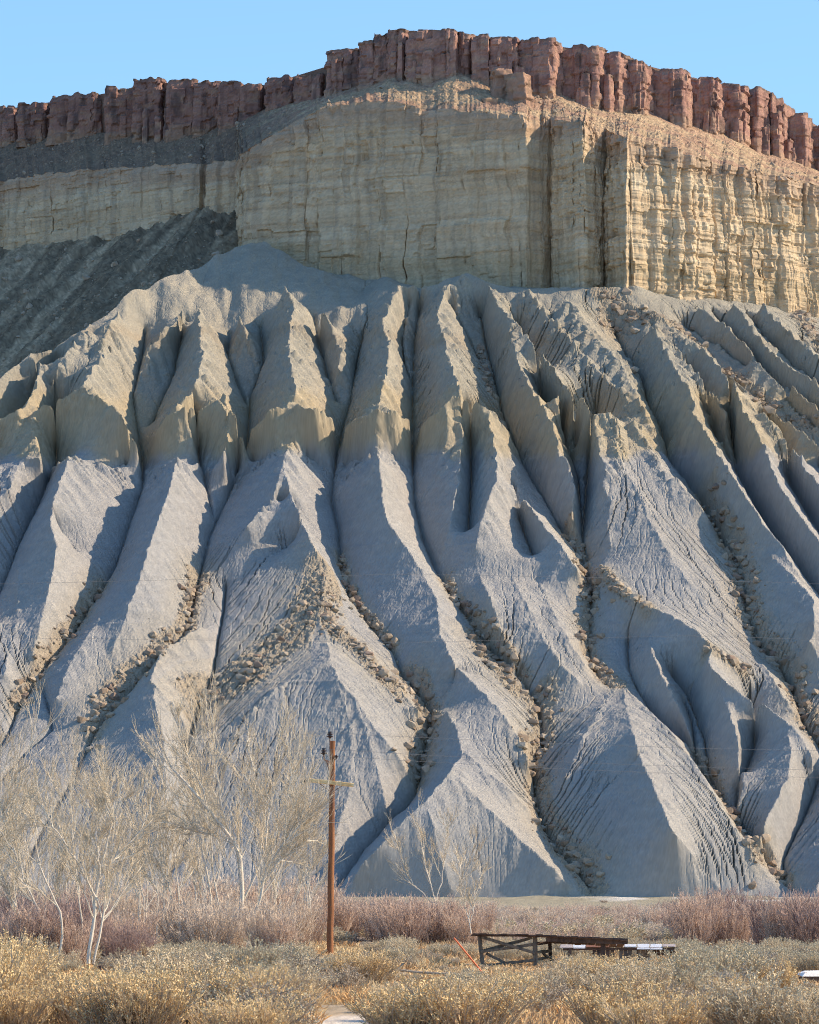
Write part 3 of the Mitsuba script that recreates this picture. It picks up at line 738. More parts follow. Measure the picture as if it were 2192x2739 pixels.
# ------------------------------------------------------------------ hollow at the left, between the spur and the far cliff
hx = np.linspace(-330, 640, 260)
hyc = np.interp(hx, CL[:, 0], CL[:, 1])
hyc = np.where(hx > 480, 1404 + (hx - 480) * 0.06, hyc)
hpy = np.interp(hx, [-330, 0, 150, 250, 330, 400, 440, 480, 640], [560, 520, 512, 495, 470, 450, 446, 455, 470])
foot = at(hx, hpy, hyc - 0.5)
NH = 220
sl = np.linspace(-0.1, 1, NH)[None, :]
drop = 130 * sl
hp = np.stack([foot[:, :1] - 0.25 * drop, foot[:, 1:2] - drop, foot[:, 2:] - drop * 0.66], -1)
hp[..., 2] += 5.5 * (fbm((hp[..., 0] - .45 * hp[..., 1]) / 9, hp[..., 1] / 40, 0, 4, 81) - .5) + 2.2 * (fbm(hp[..., 0] / 4, hp[..., 1] / 5, 0, 4, 84) - .5) + 1.3 * (fbm(hp[..., 0] / 2, hp[..., 1] / 2, 0, 3, 82) - .5)
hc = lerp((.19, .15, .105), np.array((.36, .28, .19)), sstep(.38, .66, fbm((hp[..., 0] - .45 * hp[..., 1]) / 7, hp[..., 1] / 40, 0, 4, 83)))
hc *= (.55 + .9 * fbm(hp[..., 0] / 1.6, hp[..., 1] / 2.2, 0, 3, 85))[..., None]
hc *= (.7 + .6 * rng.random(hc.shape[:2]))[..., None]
scene['hollow_slope'] = mikit.ply((hp.reshape(-1, 3), grid_faces(260, NH)), 'painted_rock', smooth=True, color=hc.reshape(-1, 3))
tag('hollow_slope', 'shaded debris slope in the hollow under the left cliff', kind='structure')
#--GROUND--
# ------------------------------------------------------------------ plain
gy_ = np.concatenate([np.linspace(-60, 60, 8), 60 * (1120 / 60) ** np.linspace(0.01, 1, 330), [1500, 2200, 3500]])
gx_ = np.concatenate([[-3000, -800], np.linspace(-0.13, 0.13, 220) * 1000, [800, 3000]])
gX = np.multiply.outer(np.clip(gy_, 80, 1120) / 1000, gx_)
gX[:, :2], gX[:, -2:] = gx_[:2], gx_[-2:]
gY = np.broadcast_to(gy_[:, None], gX.shape)
gZ = 0.16 * (fbm(gX / 9, gY / 9, 0, 3, 91) - .5) * sstep(20, 90, gY) * (1 - sstep(1100, 1130, gY))
gZ += sstep(930, 1052, gY) * (1 - sstep(1090, 1120, gY)) * 1.5 * fbm(gX / 16, gY / 25, 0, 3, 97)
gc = lerp((.42, .345, .25), np.array((.48, .41, .31)), sstep(.4, .65, fbm(gX / 14, gY / 20, 0, 4, 92)))
gc = lerp(gc, np.array((.36, .29, .24)), sstep(180, 260, gY) * (1 - sstep(560, 680, gY)) * .8)
gc = lerp(gc, np.array((.35, .32, .24)), sstep(640, 780, gY))
gc = lerp(gc, np.array((.70, .69, .66)), sstep(900, 990, gY) * sstep(35, 60, gX) * sstep(.52, .62, fbm(gX / 12, gY / 60, 0, 3, 93)) * .9)
pc = ground_at(735, 2152)
gc = lerp(gc, np.array((.66, .60, .52)), 1 - sstep(.7, 1.1, np.hypot((gX - pc[0]) / 1.6, (gY - pc[1]) / 6) + .5 * (fbm(gX * 1.4, gY / 2, 0, 3, 94) - .5)))
gc = gc * (.85 + .3 * rng.random(gX.shape))[..., None]
scene['ground'] = mikit.ply((np.stack([gX, gY, gZ], -1).reshape(-1, 3), grid_faces(*gX.shape)[:, ::-1]), 'painted_rock', smooth=True, color=gc.reshape(-1, 3))
tag('ground', 'dry sandy plain with pale bare patches', kind='structure')


# ------------------------------------------------------------------ boulders
def stone(seed, fine=True):
    g = np.random.default_rng(seed)
    p = g.normal(size=(22, 3))
    p /= np.linalg.norm(p, axis=1, keepdims=True)
    p = np.sign(p) * np.abs(p) ** 0.62 * [1, .8, .62]
    m = trimesh.convex.convex_hull(p + g.normal(size=p.shape) * .07)
    m = m.subdivide() if fine else m
    v = np.array(m.vertices) + .10 * (meshkit.fbm(np.array(m.vertices) * 2.4 + seed, 3, seed)[:, None] - .5) * np.array(m.vertices)
    return v, np.array(m.faces)


STONES, PEBBLES = [stone(300 + i) for i in range(9)], [stone(300 + i, False) for i in range(9)]
TONES = [(.345, .285, .22), (.30, .235, .178), (.40, .345, .275), (.265, .20, .16)]
for i, c in enumerate(TONES):
    scene[f'stone_tone_{i}'] = matte(c)
stone_shapes = [[mikit.ply(S, f'stone_tone_{i}', smooth=False) for i in range(4)] for S in STONES]
big = [(1320, 612, 15), (1270, 622, 9), (1487, 712, 15), (1460, 690, 10), (1340, 692, 17), (1336, 778, 14), (1640, 850, 13), (1620, 862, 18), (1557, 800, 13), (1590, 842, 10), (515, 1412, 17), (455, 1440, 9), (470, 1470, 10), (600, 1375, 9), (672, 1248, 7), (650, 1290, 6),
       (912, 1605, 11), (905, 1560, 8), (1035, 1397, 13), (1012, 1360, 9), (312, 1418, 8), (255, 1412, 8), (205, 1487, 10), (196, 1465, 9), (355, 1335, 7), (345, 1372, 7), (1610, 1768, 14), (1585, 1862, 12), (1632, 1840, 9), (1240, 1850, 15), (1217, 1822, 14), (1180, 1762, 14), (1165, 1740, 10),
       (1205, 1795, 12), (1148, 1550, 11), (1140, 1580, 12), (1130, 1560, 9), (1285, 1412, 10), (1270, 1395, 9), (1240, 1355, 9), (835, 1395, 9), (820, 1430, 12), (1545, 1388, 10), (1565, 1405, 9), (1350, 1255, 6), (1220, 1260, 7), (1205, 1180, 8), (1690, 1500, 12), (1700, 1480, 11), (210, 1570, 12), (190, 1575, 10)]
g = np.random.default_rng(11)
spots = []
for px, py, r in big:
    q = hit(px, py + r * .3)
    if q is not None:
        spots.append((q[0], q[1], r * .128 * .95, True))
tp, tws = np.array(track_pts), np.array(track_w)
for n in range(8500):
    i = g.integers(len(tp))
    spots.append((tp[i, 0] + g.normal() * tws[i] * .5, tp[i, 1] + g.normal() * tws[i] * .6, 0.13 * g.pareto(1.25) + .10, False))
spots = sorted(spots, key=lambda q: (-q[3], -min(q[2], 1.25)))
rv, rf, rc, nb = [], [], [], 0
for n, (u, v, r, named) in enumerate(spots):
    if not (UA + 2 < u < UB - 2 and 0 < v < VB - 5):
        continue
    r = r if named else min(r, 1.5)
    P = surface(u, v)
    k, tone = g.integers(9), g.choice(4, p=[.4, .25, .25, .1])
    A = trimesh.transformations.euler_matrix(g.uniform(-.5, .5), g.uniform(-.5, .5), g.uniform(0, 6.28))
    A[:3, :3] *= r
    A[:3, 3] = P + [0, 0, r * .10]
    if n < 295:
        key = obj('boulder', {**stone_shapes[k][tone], 'to_world': T(A)})
        x, y = pixel(P)
        if v > 250 and x > 1100:
            where = ('tan boulder in the rockfall under the right cliff', 'boulders fallen below the right cliff')
        elif x > 1350:
            where = ('tan boulder lodged in the rubble gullies at the right of the badlands', 'boulders in the right gullies')
        elif x > 960:
            where = ('tan boulder in the rubble channels between the middle and right grey cones', 'boulders in the middle gullies')
        elif x > 520:
            where = ('tan boulder on the debris fan above the middle grey cone', 'boulders on the middle debris fan')
        else:
            where = ('tan boulder on the rubble track at the left of the grey slope', 'boulders on the left rubble track')
        tag(key, where[0], 'boulder', where[1])
    else:
        V, F = PEBBLES[k]
        rv.append(trimesh.transform_points(V, A)), rf.append(F + nb)
        rc.append(np.tile(TONES[tone], (len(V), 1)))
        nb += len(V)
scene['rubble'] = mikit.ply((np.vstack(rv), np.vstack(rf)), 'painted_rock', smooth=False, color=np.vstack(rc))
tag('rubble', 'small broken stones filling the gullies', 'rubble', kind='stuff')
for (xa, xb, ya, yb, Y, rz, lab) in ((1032, 1073, 142, 214, 1361, 8, 'huge square fallen block leaning on the cap rock, left one of the pair'), (1073, 1124, 153, 238, 1356, -30, 'huge orange fallen block below the cap rock, right one of the pair'),
                                    (1648, 1700, 618, 668, 1372, -20, 'dark red overhanging block at the foot of the right cliff'), (1014, 1046, 204, 222, 1354, 10, 'flat slab lying on the ledge left of the fallen blocks')):
    a, b = at((xa + xb) / 2, ya, Y), at((xa + xb) / 2, yb, Y)
    P, F, t = rock_block((xb - xa) / FOC * Y, 6.0, a[2] - b[2], 400 + xa, step=.4, taper=.12, rough=.8)
    P = turn(P, rz)
    P[:, 0] += (P[:, 2]) * (.08 if rz > 0 else -.10)
    c = red_colour(P, np.full(len(t), .4), 400 + xa, .4)
    key = obj('boulder', mikit.ply((P + [a[0], Y + 3, b[2]], F), 'painted_rock', smooth=True, color=c * .6 + .4 * np.array((.40, .28, .18))))
    tag(key, lab, 'boulder')
# loose stones on the ledge
g = np.random.default_rng(12)
lv, lf, nb = [], [], 0
for n in range(2200):
    i, j = g.integers(60, NS - 1), g.integers(2, NT - 2)
    r = min(.18 + .14 * g.pareto(2.2), 1.0)
    A = trimesh.transformations.euler_matrix(*g.uniform(-1, 1, 3))
    A[:3, :3] *= r
    A[:3, 3] = TP[i, j] + [0, 0, .2 * r]
    V, F = PEBBLES[g.integers(9)]
    lv.append(trimesh.transform_points(V, A)), lf.append(F + nb)
    nb += len(V)
for n in range(900):
    i, j = g.integers(3, 250), g.integers(20, NH - 60)
    r = min(.22 + .16 * g.pareto(2.0), 1.6)
    A = trimesh.transformations.euler_matrix(*g.uniform(-1, 1, 3))
    A[:3, :3] *= r
    A[:3, 3] = hp[i, j] + [0, 0, .2 * r]
    V, F = PEBBLES[g.integers(9)]
    lv.append(trimesh.transform_points(V, A)), lf.append(F + nb)
    nb += len(V)
scene['ledge_rubble'] = mikit.ply((np.vstack(lv), np.vstack(lf)), 'stone_tone_0', smooth=False)
tag('ledge_rubble', 'loose stones strewn over the ledge and the shaded hollow below the red rim', 'rubble', kind='stuff')


# ------------------------------------------------------------------ plants
def tubes(P, R, sides=3):
    """P (n, k, 3) polylines with radii R (n, k): one mesh of thin tubes."""
    n, k = P.shape[:2]
    t = np.gradient(P, axis=1)
    t /= np.linalg.norm(t, axis=2, keepdims=True) + 1e-9
    a = np.cross(t, [0.31, 0.87, 0.11])
    a /= np.linalg.norm(a, axis=2, keepdims=True) + 1e-9
    b = np.cross(t, a)
    ang = np.arange(sides) * 2 * np.pi / sides
    V = P[:, :, None] + R[:, :, None, None] * (np.cos(ang)[:, None] * a[:, :, None] + np.sin(ang)[:, None] * b[:, :, None])
    i, j, s = np.meshgrid(np.arange(n), np.arange(k - 1), np.arange(sides), indexing='ij')
    q = lambda j_, s_: (i * k + j_) * sides + s_ % sides
    F = np.stack([q(j, s), q(j, s + 1), q(j + 1, s + 1), q(j + 1, s)], -1).reshape(-1, 4)
    return V.reshape(-1, 3), np.vstack([F[:, [0, 1, 2]], F[:, [0, 2, 3]]])


def needles(P, w, g):
    """Thin twigs as slim two-triangle blades along the polylines P, each turned at random."""
    a, b = P[:, 0], P[:, -1]
    m = P[:, P.shape[1] // 2]
    s = np.cross(b - a, g.normal(size=a.shape))
    s *= w * g.uniform(.7, 1.3, len(a))[:, None] / (np.linalg.norm(s, axis=1, keepdims=True) + 1e-9)
    V = np.stack([a, m - s, b, m + s], 1).reshape(-1, 3)
    i = np.arange(len(a))[:, None] * 4
    return V, np.vstack([i + [0, 1, 2], i + [0, 2, 3]])


def leaves(C, size, g):
    """Small two-triangle leaves with random turns at the points C."""
    n = len(C)
    a = g.normal(size=(n, 3))
    a /= np.linalg.norm(a, axis=1, keepdims=True)
    b = np.cross(a, g.normal(size=(n, 3)))
    b /= np.linalg.norm(b, axis=1, keepdims=True)
    s = (size * g.uniform(.6, 1.3, n))[:, None]
    V = np.stack([C - a * s, C + b * s * .5, C + a * s, C - b * s * .5], 1).reshape(-1, 3)
    i = np.arange(n)[:, None] * 4
    return V, np.vstack([i + [0, 1, 2], i + [0, 2, 3]])


def join(*parts):
    vs_, fs_, cs_, n = [], [], [], 0
    for (V, F), c in parts:
        vs_.append(V), fs_.append(F + n)
        cs_.append(np.broadcast_to(c, V.shape) * np.ones((len(V), 1)))
        n += len(V)
    return np.vstack(vs_), np.vstack(fs_), np.vstack(cs_)


def bend(S, D, L, k, up, g, wob=.12):
    """Polylines from the points S along D, length L, drifting upwards by up."""
    P = np.zeros((len(S), k, 3))
    P[:, 0] = S
    d = D.copy()
    for j in range(1, k):
        d = d + up * np.array([0, 0, 1.0]) + wob * g.normal(size=d.shape)
        d /= np.linalg.norm(d, axis=1, keepdims=True)
        P[:, j] = P[:, j - 1] + d * (L / (k - 1))[:, None]
    return P


def along(P, i, t):
    k = P.shape[1] - 1
    x = np.clip(t * k, 0, k - 1e-6)
    j = x.astype(int)
    f = (x - j)[:, None]
    p = P[i, j] * (1 - f) + P[i, j + 1] * f
    d = P[i, j + 1] - P[i, j]
    return p, d / (np.linalg.norm(d, axis=1, keepdims=True) + 1e-9)


def sprout(P, per, t0, t1, L, spread, k, up, g, wob=.12):
    """Children of the polylines P: per of them each, between t0 and t1 of the way, lengths about L."""
    n = len(P) * per
    i = np.repeat(np.arange(len(P)), per)
    t = g.uniform(t0, t1, n)
    p, d = along(P, i, t)
    r = g.normal(size=(n, 3))
    r -= (r * d).sum(1, keepdims=True) * d
    r /= np.linalg.norm(r, axis=1, keepdims=True)
    a = g.uniform(*spread, n)[:, None]
    return bend(p, d * np.cos(a) + r * np.sin(a), L[i] * g.uniform(.55, 1.25, n) * (1.15 - .5 * t), k, up, g, wob), i


def taper(P, a, b):
    return np.broadcast_to(np.linspace(a, b, P.shape[1]), P.shape[:2])


def shaded(g, V, c, v=.25):
    return np.asarray(c) * (1 - v / 2 + v * g.random((len(V), 1)))


def rabbitbrush(seed, gold, stem, n=90, big=.017):
    g = np.random.default_rng(seed)
    a, r = g.uniform(0, 6.28, n), np.sqrt(g.random(n))
    S = np.stack([.18 * r * np.cos(a), .18 * r * np.sin(a), 0 * a], 1)
    D = np.stack([r * .75 * np.cos(a), r * .75 * np.sin(a), 0 * a + 1], 1)
    D /= np.linalg.norm(D, axis=1, keepdims=True)
    P = bend(S, D, g.uniform(.55, .95, n), 5, .05, g, .09)
    Q, _ = sprout(P, 5, .4, .98, np.full(n, .33), (.15, .55), 3, .16, g, .1)
    R, _ = sprout(Q, 3, .4, 1, np.full(len(Q), .14), (.15, .6), 3, .12, g)
    tips = np.concatenate([along(R, np.repeat(np.arange(len(R)), 3), g.uniform(.4, 1.1, 3 * len(R)))[0] + g.normal(size=(3 * len(R), 3)) * .012])
    m1, m2, m3, m4 = tubes(P, taper(P, .012, .007)), tubes(Q, taper(Q, .006, .004)), needles(R, .006, g), leaves(tips, big, g)
    return join((m1, stem), (m2, np.array(stem) * 1.15), (m3, shaded(g, m3[0], np.array(gold) * .9)), (m4, shaded(g, m4[0], gold)))


def sagebrush(seed, leaf, stem, n=60, big=.02):
    g = np.random.default_rng(seed)
    a, r = g.uniform(0, 6.28, n), np.sqrt(g.random(n))
    D = np.stack([r * 1.3 * np.cos(a), r * 1.3 * np.sin(a), 0 * a + 1], 1)
    D /= np.linalg.norm(D, axis=1, keepdims=True)
    P = bend(np.zeros((n, 3)), D, g.uniform(.4, .8, n), 5, .10, g, .2)
    Q, _ = sprout(P, 7, .3, 1, np.full(n, .3), (.3, .9), 3, .15, g, .2)
    R, _ = sprout(Q, 4, .2, 1, np.full(len(Q), .12), (.3, .9), 3, .15, g)
    tips = along(R, np.repeat(np.arange(len(R)), 2), g.uniform(.3, 1.1, 2 * len(R)))[0] + g.normal(size=(2 * len(R), 3)) * .012
    m1, m2, m3, m4 = tubes(P, taper(P, .016, .008)), tubes(Q, taper(Q, .006, .004)), needles(R, .006, g), leaves(tips, big, g)
    return join((m1, stem), (m2, stem), (m3, np.array(stem) * 1.1), (m4, shaded(g, m4[0], leaf)))


def willow(seed, bark, twig, n=70):
    """Bare upright thicket of thin stems."""
    g = np.random.default_rng(seed)
    a, r = g.uniform(0, 6.28, n), np.sqrt(g.random(n))
    S = np.stack([.35 * r * np.cos(a), .35 * r * np.sin(a), 0 * a], 1)
    D = np.stack([r * .38 * np.cos(a), r * .38 * np.sin(a), 0 * a + 1], 1)
    D /= np.linalg.norm(D, axis=1, keepdims=True)
    P = bend(S, D, g.uniform(.5, 1.0, n), 6, .03, g, .08)
    Q, _ = sprout(P, 8, .2, 1, np.full(n, .34), (.2, .6), 3, .10, g, .1)
    R, _ = sprout(Q, 5, .2, 1, np.full(len(Q), .15), (.2, .7), 3, .1, g)
    m1, m2, m3 = tubes(P, taper(P, .010, .005)), tubes(Q, taper(Q, .004, .003)), needles(R, .0045, g)
    return join((m1, shaded(g, m1[0], bark)), (m2, shaded(g, m2[0], twig)), (m3, shaded(g, m3[0], twig)))


def grass_clump(seed, c):
    g = np.random.default_rng(seed)
    n = 130
    a, r = g.uniform(0, 6.28, n), np.sqrt(g.random(n))
    S = np.stack([.5 * r * np.cos(a), .5 * r * np.sin(a), 0 * a], 1)
    D = np.stack([.5 * g.normal(size=n), .5 * g.normal(size=n), 0 * a + 1], 1)
    D /= np.linalg.norm(D, axis=1, keepdims=True)
    P = bend(S, D, g.uniform(.2, .55, n), 4, -.12, g, .1)
    m = needles(P, .011, g)
    return join((m, shaded(g, m[0], c, .5)))


def group(name, mesh):
    V, F, C = mesh
    scene[name] = {'type': 'shapegroup', 'plant': mikit.ply((V, F), 'painted_rock', smooth=True, color=C)}
    return name


GOLD, STRAW, DULL, STEM = (.76, .59, .34), (.68, .58, .41), (.55, .50, .37), (.46, .38, .28)
RB = [group(f'rabbitbrush_kind_{i}', rabbitbrush(500 + i, c, STEM)) for i, c in enumerate((GOLD, GOLD, STRAW, STRAW, DULL, DULL))]
SB = [group(f'sagebrush_kind_{i}', sagebrush(520 + i, c, (.42, .35, .28))) for i, c in enumerate(((.50, .465, .35), (.45, .42, .33), (.50, .43, .33), (.41, .38, .32)))]
WB = [group(f'willow_kind_{i}', willow(540 + i, b, t)) for i, (b, t) in enumerate((((.38, .29, .235), (.62, .49, .40)), ((.34, .25, .205), (.56, .43, .355)), ((.40, .31, .25), (.66, .56, .46)), ((.24, .17, .15), (.42, .31, .275))))]
FW = [group(f'far_willow_kind_{i}', willow(580 + i, b, t, 16)) for i, (b, t) in enumerate((((.34, .24, .20), (.58, .46, .39)), ((.30, .20, .17), (.52, .40, .34)), ((.40, .31, .25), (.66, .57, .47))))]
FR = [group(f'far_straw_kind_{i}', rabbitbrush(600 + i, c, STEM, 22, .035)) for i, c in enumerate((STRAW, DULL))]
FS = [group(f'far_brush_kind_{i}', sagebrush(590 + i, c, (.30, .24, .19), 12, .04)) for i, c in enumerate(((.44, .39, .28), (.38, .33, .26), (.40, .31, .25)))]
GR = [group(f'grass_kind_{i}', grass_clump(560 + i, c)) for i, c in enumerate(((.66, .44, .23), (.56, .40, .24), (.70, .56, .35)))]


def put(name, grp, x, y, s, h, g, lab=None, cat=None, grpname=None, kind=None, z=-.04):
    M = T().translate([float(x), float(y), z]).rotate([0, 0, 1], float(g.uniform(0, 360))).scale([float(s), float(s), float(h)])
    key = obj(name, {'type': 'instance', 'shapegroup': {'type': 'ref', 'id': grp}, 'to_world': M})
    if lab:
        tag(key, lab, cat, grpname, kind)
    return key


# --- shrubs of the foreground, set out on a jittered grid so that they stand apart
g = np.random.default_rng(21)
cand = []
for y in np.arange(88, 215, 2.5):
    w = .1 * y + 2
    for x in np.arange(-w, w, 2.5):
        cand.append((x + g.uniform(-.9, .9), y + g.uniform(-.9, .9)))
cand = np.array(cand)
g.shuffle(cand)
shed_c = at(1190, 2030, 178)
nrb = nsb = 0
def headroom(px, py, y):
    """How tall a plant may grow here without hiding the sheds, the rail or the foot of the pole."""
    top = 2064 if 790 < px < 960 and py > 2046 else 2038 if 955 < px < 1180 and py > 2026 else 2004 if 1180 <= px < 1300 and py > 2026 else 2018 if 1300 <= px < 1440 and py > 2026 else 2008 if 635 < px < 760 and py > 2008 else 2046 if 50 < px < 110 and py > 2050 else 2056 if 180 < px < 240 and py > 2060 else 2074 if px > 1620 and py > 2064 else -1e9
    return max((py - top) * y / FOC, .32)


def region(px, py):
    col = ('at the far left' if px < 215 else 'left of the utility pole' if px < 690 else 'between pole and open shed' if px < 1000 else 'by the sheds' if px < 1440 else 'right of the sheds')
    return ('in the back row of scrub ' if py < 2035 else 'in the middle row of scrub ' if py < 2095 else 'in the front row of scrub ') + col


cl = fbm(cand[:, 0] / 7, cand[:, 1] / 14, 0, 2, 95)
grass_at = []
for (x, y), c in zip(cand, cl):
    px, py = pixel(np.array([x, y, 0.0]))
    if 620 < px < 830 and py > 2118:
        continue
    if 990 < px < 1440 and 2028 < py < 2075 and g.random() < .5:
        continue
    if 176 < y < 186 and 1000 < px < 1430:
        continue
    near = sstep(2040, 2110, np.array(py))
    lowleft = px < 330 and py > 2085
    if lowleft:
        q = g.random()
        kind = 'r' if q < .85 else 'g'
    else:
        q = c + .18 * (g.random() - .5)
        kind = 'g' if q < .40 - .1 * (1 - near) else 's' if q < .49 else 'r'
    if 2060 < py < 2118 and 60 < px < 480 and not (px < 120 and py > 2085):
        kind = 'g'
    size = g.uniform(.7, 1.3)
    if py < 2062:
        size *= .62
    if lowleft and px > 70:
        size = min(size, (py - 2062) * y / FOC / 1.5)
    size = min(size, headroom(px, py, y) / 1.5)
    if size < .45:
        kind, size = ('s' if kind == 'r' else kind), max(size, .3)
    loc = region(px, py)
    if kind == 'r' and nrb < 298:
        k = g.choice([0, 1]) if (lowleft or (near > .5 and g.random() < .6)) else g.choice([2, 3]) if g.random() < (.35 + .4 * near) else g.choice([4, 5])
        lab = ('golden' if k < 2 else 'straw coloured' if k < 4 else 'dull tan') + ' rabbitbrush ' + loc
        lab = (lab, lab.replace(' rabbitbrush', ' rabbitbrushes', 1))
        put('rabbitbrush', RB[k], x, y, 1.75 * size, (1.75 if lowleft else 1.4) * size, g, lab[0], 'shrub', lab[1])
        nrb += 1
    elif kind == 's' and nsb < 298:
        lab = ('grey brown sagebrush ' + loc, 'sagebrushes ' + loc)
        put('sagebrush', SB[g.integers(4)], x, y, 1.7 * size, 1.4 * size, g, lab[0], 'shrub', lab[1])
        nsb += 1
    else:
        grass_at.append((x, y))
for n in range(2600):
    y = 86 + 150 * g.random() ** 1.3
    x = g.uniform(-1, 1) * (.1 * y + 2)
    px, py = pixel(np.array([x, y, 0.0]))
    if 630 < px < 820 and py > 2122:
        continue
    grass_at.append((x, y))
scene_grass = 0
for x, y in grass_at:
    scene_grass += 1
    s = g.uniform(.9, 1.6)
    scene[f'dry_grass__{scene_grass:03d}'] = {'type': 'instance', 'shapegroup': {'type': 'ref', 'id': GR[g.choice(3, p=[.45, .35, .2])]}, 'to_world': T().translate([float(x), float(y), -.03]).rotate([0, 0, 1], float(g.uniform(0, 360))).scale([float(s), float(s), float(min(g.uniform(.6, 1.4), headroom(*pixel(np.array([x, y, 0.0])), y) / .5))])}
tag('dry_grass', 'brown dry grass and low weeds between the shrubs', 'grass', kind='stuff')
# the big bush in front of the low shed
c = ground_at(1452, 2102)
put('rabbitbrush', RB[4], c[0], c[1], 2.1, 1.62, g, 'largest straw tipped rabbitbrush, in front of the low tin roofed shed', 'shrub')
c = ground_at(640, 2085)
for px, py, s in ((640, 2030, .8), (735, 2058, .95), (500, 2075, 1.6), (380, 2080, 1.6)):
    c = ground_at(px, py)
    put('rabbitbrush', RB[3], c[0], c[1], s, s * .8, g, 'dull straw coloured rabbitbrush in the scrub around the sheds and pole', 'shrub', 'rabbitbrush around the sheds')

# --- willow and tamarisk thickets: (pixel x, row of the foot, spread in x, count, height, kinds)
nw = 0
for x0, x1, y0, y1, n, hh, ks, lab in ((0, 175, 1995, 2045, 16, 2.6, (1, 3), 'dark purple brown thicket at the left edge'), (150, 640, 1975, 2025, 34, 2.6, (0, 2, 2), 'pale brown bare thicket under the bare trees'), (600, 1000, 1958, 2000, 42, 2.5, (0, 1, 0), 'reddish brown thicket behind the utility pole'),
                                       (980, 1420, 1930, 1972, 46, 1.7, (0, 0, 2), 'reddish bare thicket behind the sheds'), (1400, 1760, 1935, 2000, 54, 1.8, (0, 1, 3), 'reddish brown thicket at the right, behind the scrub'), (250, 300, 2020, 2045, 4, 1.9, (3,), 'low dark tangled thicket left of the golden bushes'),
                                       (1440, 1720, 1985, 2015, 14, 2.6, (1, 3), 'dark upright thicket right of the low shed'), (-20, 700, 1950, 1990, 40, 3.4, (2, 2, 0), 'pale brown bare thicket under the bare trees')):
    for i in range(n):
        c = ground_at(g.uniform(x0, x1), g.uniform(y0, y1))
        s = g.uniform(.75, 1.2)
        lx = pixel(c)[0]
        wl = lab
        if lab.startswith('pale brown'):
            wl = 'pale brown bare thicket ' + ('around the leaning stems at the far left' if lx < 190 else 'between the many stemmed and the tallest cottonwood' if lx < 490 else 'between the tallest cottonwood and the utility pole')
        elif x0 in (980, 1400):
            wl = lab.split(' behind')[0].split(' at the')[0] + (' behind the open shed' if lx < 1200 else ' behind the tin roofed shed' if lx < 1420 else ' right of the sheds' if lx < 1580 else ' near the right edge')
        put('willow_thicket', WB[g.choice(ks)], c[0], c[1], hh * s * g.uniform(.7, 1.0), hh * s, g, wl, 'thicket', wl.replace('thicket', 'thickets', 1))
# --- far scrub: low brush out to the foot of the slope
g = np.random.default_rng(22)
n = 0
for i in range(2200):
    y = 1 / g.uniform(1 / 900, 1 / 215)
    x = g.uniform(-1, 1) * (.1 * y + 4)
    px, py = pixel(np.array([x, y, 0.0]))
    bare = 1 if y < 480 else .35
    if fbm(np.array(x / 30), np.array(y / 50), 0, 2, 96) < .36 + .2 * (1 - bare):
        continue
    n += 1
    s = g.uniform(.7, 1.4)
    grp, h = (FW[g.choice([0, 1, 2])], 1.1 * s) if y < 480 and g.random() < .7 else (FS[g.integers(3)], .7 * s)
    if y < 360 and g.random() < .4:
        grp, h = FR[g.integers(2)], 1.0 * s
    scene[f'far_scrub__{n:03d}'] = {'type': 'instance', 'shapegroup': {'type': 'ref', 'id': grp}, 'to_world': T().translate([float(x), float(y), -.05]).rotate([0, 0, 1], float(g.uniform(0, 360))).scale([1.5 * s, 1.5 * s, float(h)])}
tag('far_scrub', 'low purple brown brush covering the plain towards the slope', 'scrub', kind='stuff')


# ------------------------------------------------------------------ bare cottonwoods
scene['tree_bark'] = matte((.66, .60, .51))
scene['dark_bark'] = matte((.20, .155, .13))


def cottonwood(seed, Y, limbs, lab, dense=1.0, twig=(.56, .485, .37), hgt=1.0):
    """limbs: (pixel path from the foot or the fork upwards, radius at its foot in metres)."""
    g = np.random.default_rng(seed)
    key = thing('bare_cottonwood', lab, 'tree')
    tr, L1s, lens = [], [], []
    for path, r in limbs:
        q = np.array(path, float)
        d = np.r_[0, np.cumsum(np.hypot(*np.diff(q, axis=0).T))]
        t = np.linspace(0, d[-1], 14)
        depth = np.cumsum(g.normal(size=14)) * .06 * g.choice([-1, 1]) + np.linspace(0, g.uniform(-1.2, 1.2), 14)
        depth -= depth[0]
        P = at(np.interp(t, d, q[:, 0]), np.interp(t, d, q[:, 1]), Y + depth)
        P += g.normal(size=P.shape) * [.03, .03, 0]
        tr.append((P[None], r))
        L = np.linalg.norm(P[-1] - P[0])
        L1s.append(P), lens.append(L)
    T_ = np.stack(L1s)
    Ls = np.array(lens)
    for i, (P, r) in enumerate(tr):
        obj('limb' if i else 'trunk', mikit.ply(tubes(P, (.56 * np.linspace(r, r * .3, 14))[None], 6), 'tree_bark', smooth=True), key)
    A, ia = sprout(T_, int(12 * dense), .2, 1.0, Ls * .36, (.25, .7), 7, .07, g, .09)
    la = np.linalg.norm(A[:, -1] - A[:, 0], axis=1)
    B, ib = sprout(A, 7, .15, 1.0, la * .55, (.2, .6), 5, .10, g, .06)
    lb = np.linalg.norm(B[:, -1] - B[:, 0], axis=1)
    Cc, ic = sprout(B, 6, .1, 1.0, np.maximum(lb * .75, .5), (.12, .5), 4, .10, g, .04)
    m1, m2, m3 = tubes(A, taper(A, .032, .012)), tubes(B, taper(B, .014, .008)), needles(Cc, .0065, g)
    V, F, C = join((m1, shaded(g, m1[0], (.76, .71, .61))), (m2, shaded(g, m2[0], twig)), (m3, shaded(g, m3[0], twig)))
    obj('crown', mikit.ply((V, F), 'painted_rock', smooth=True, color=C), key)


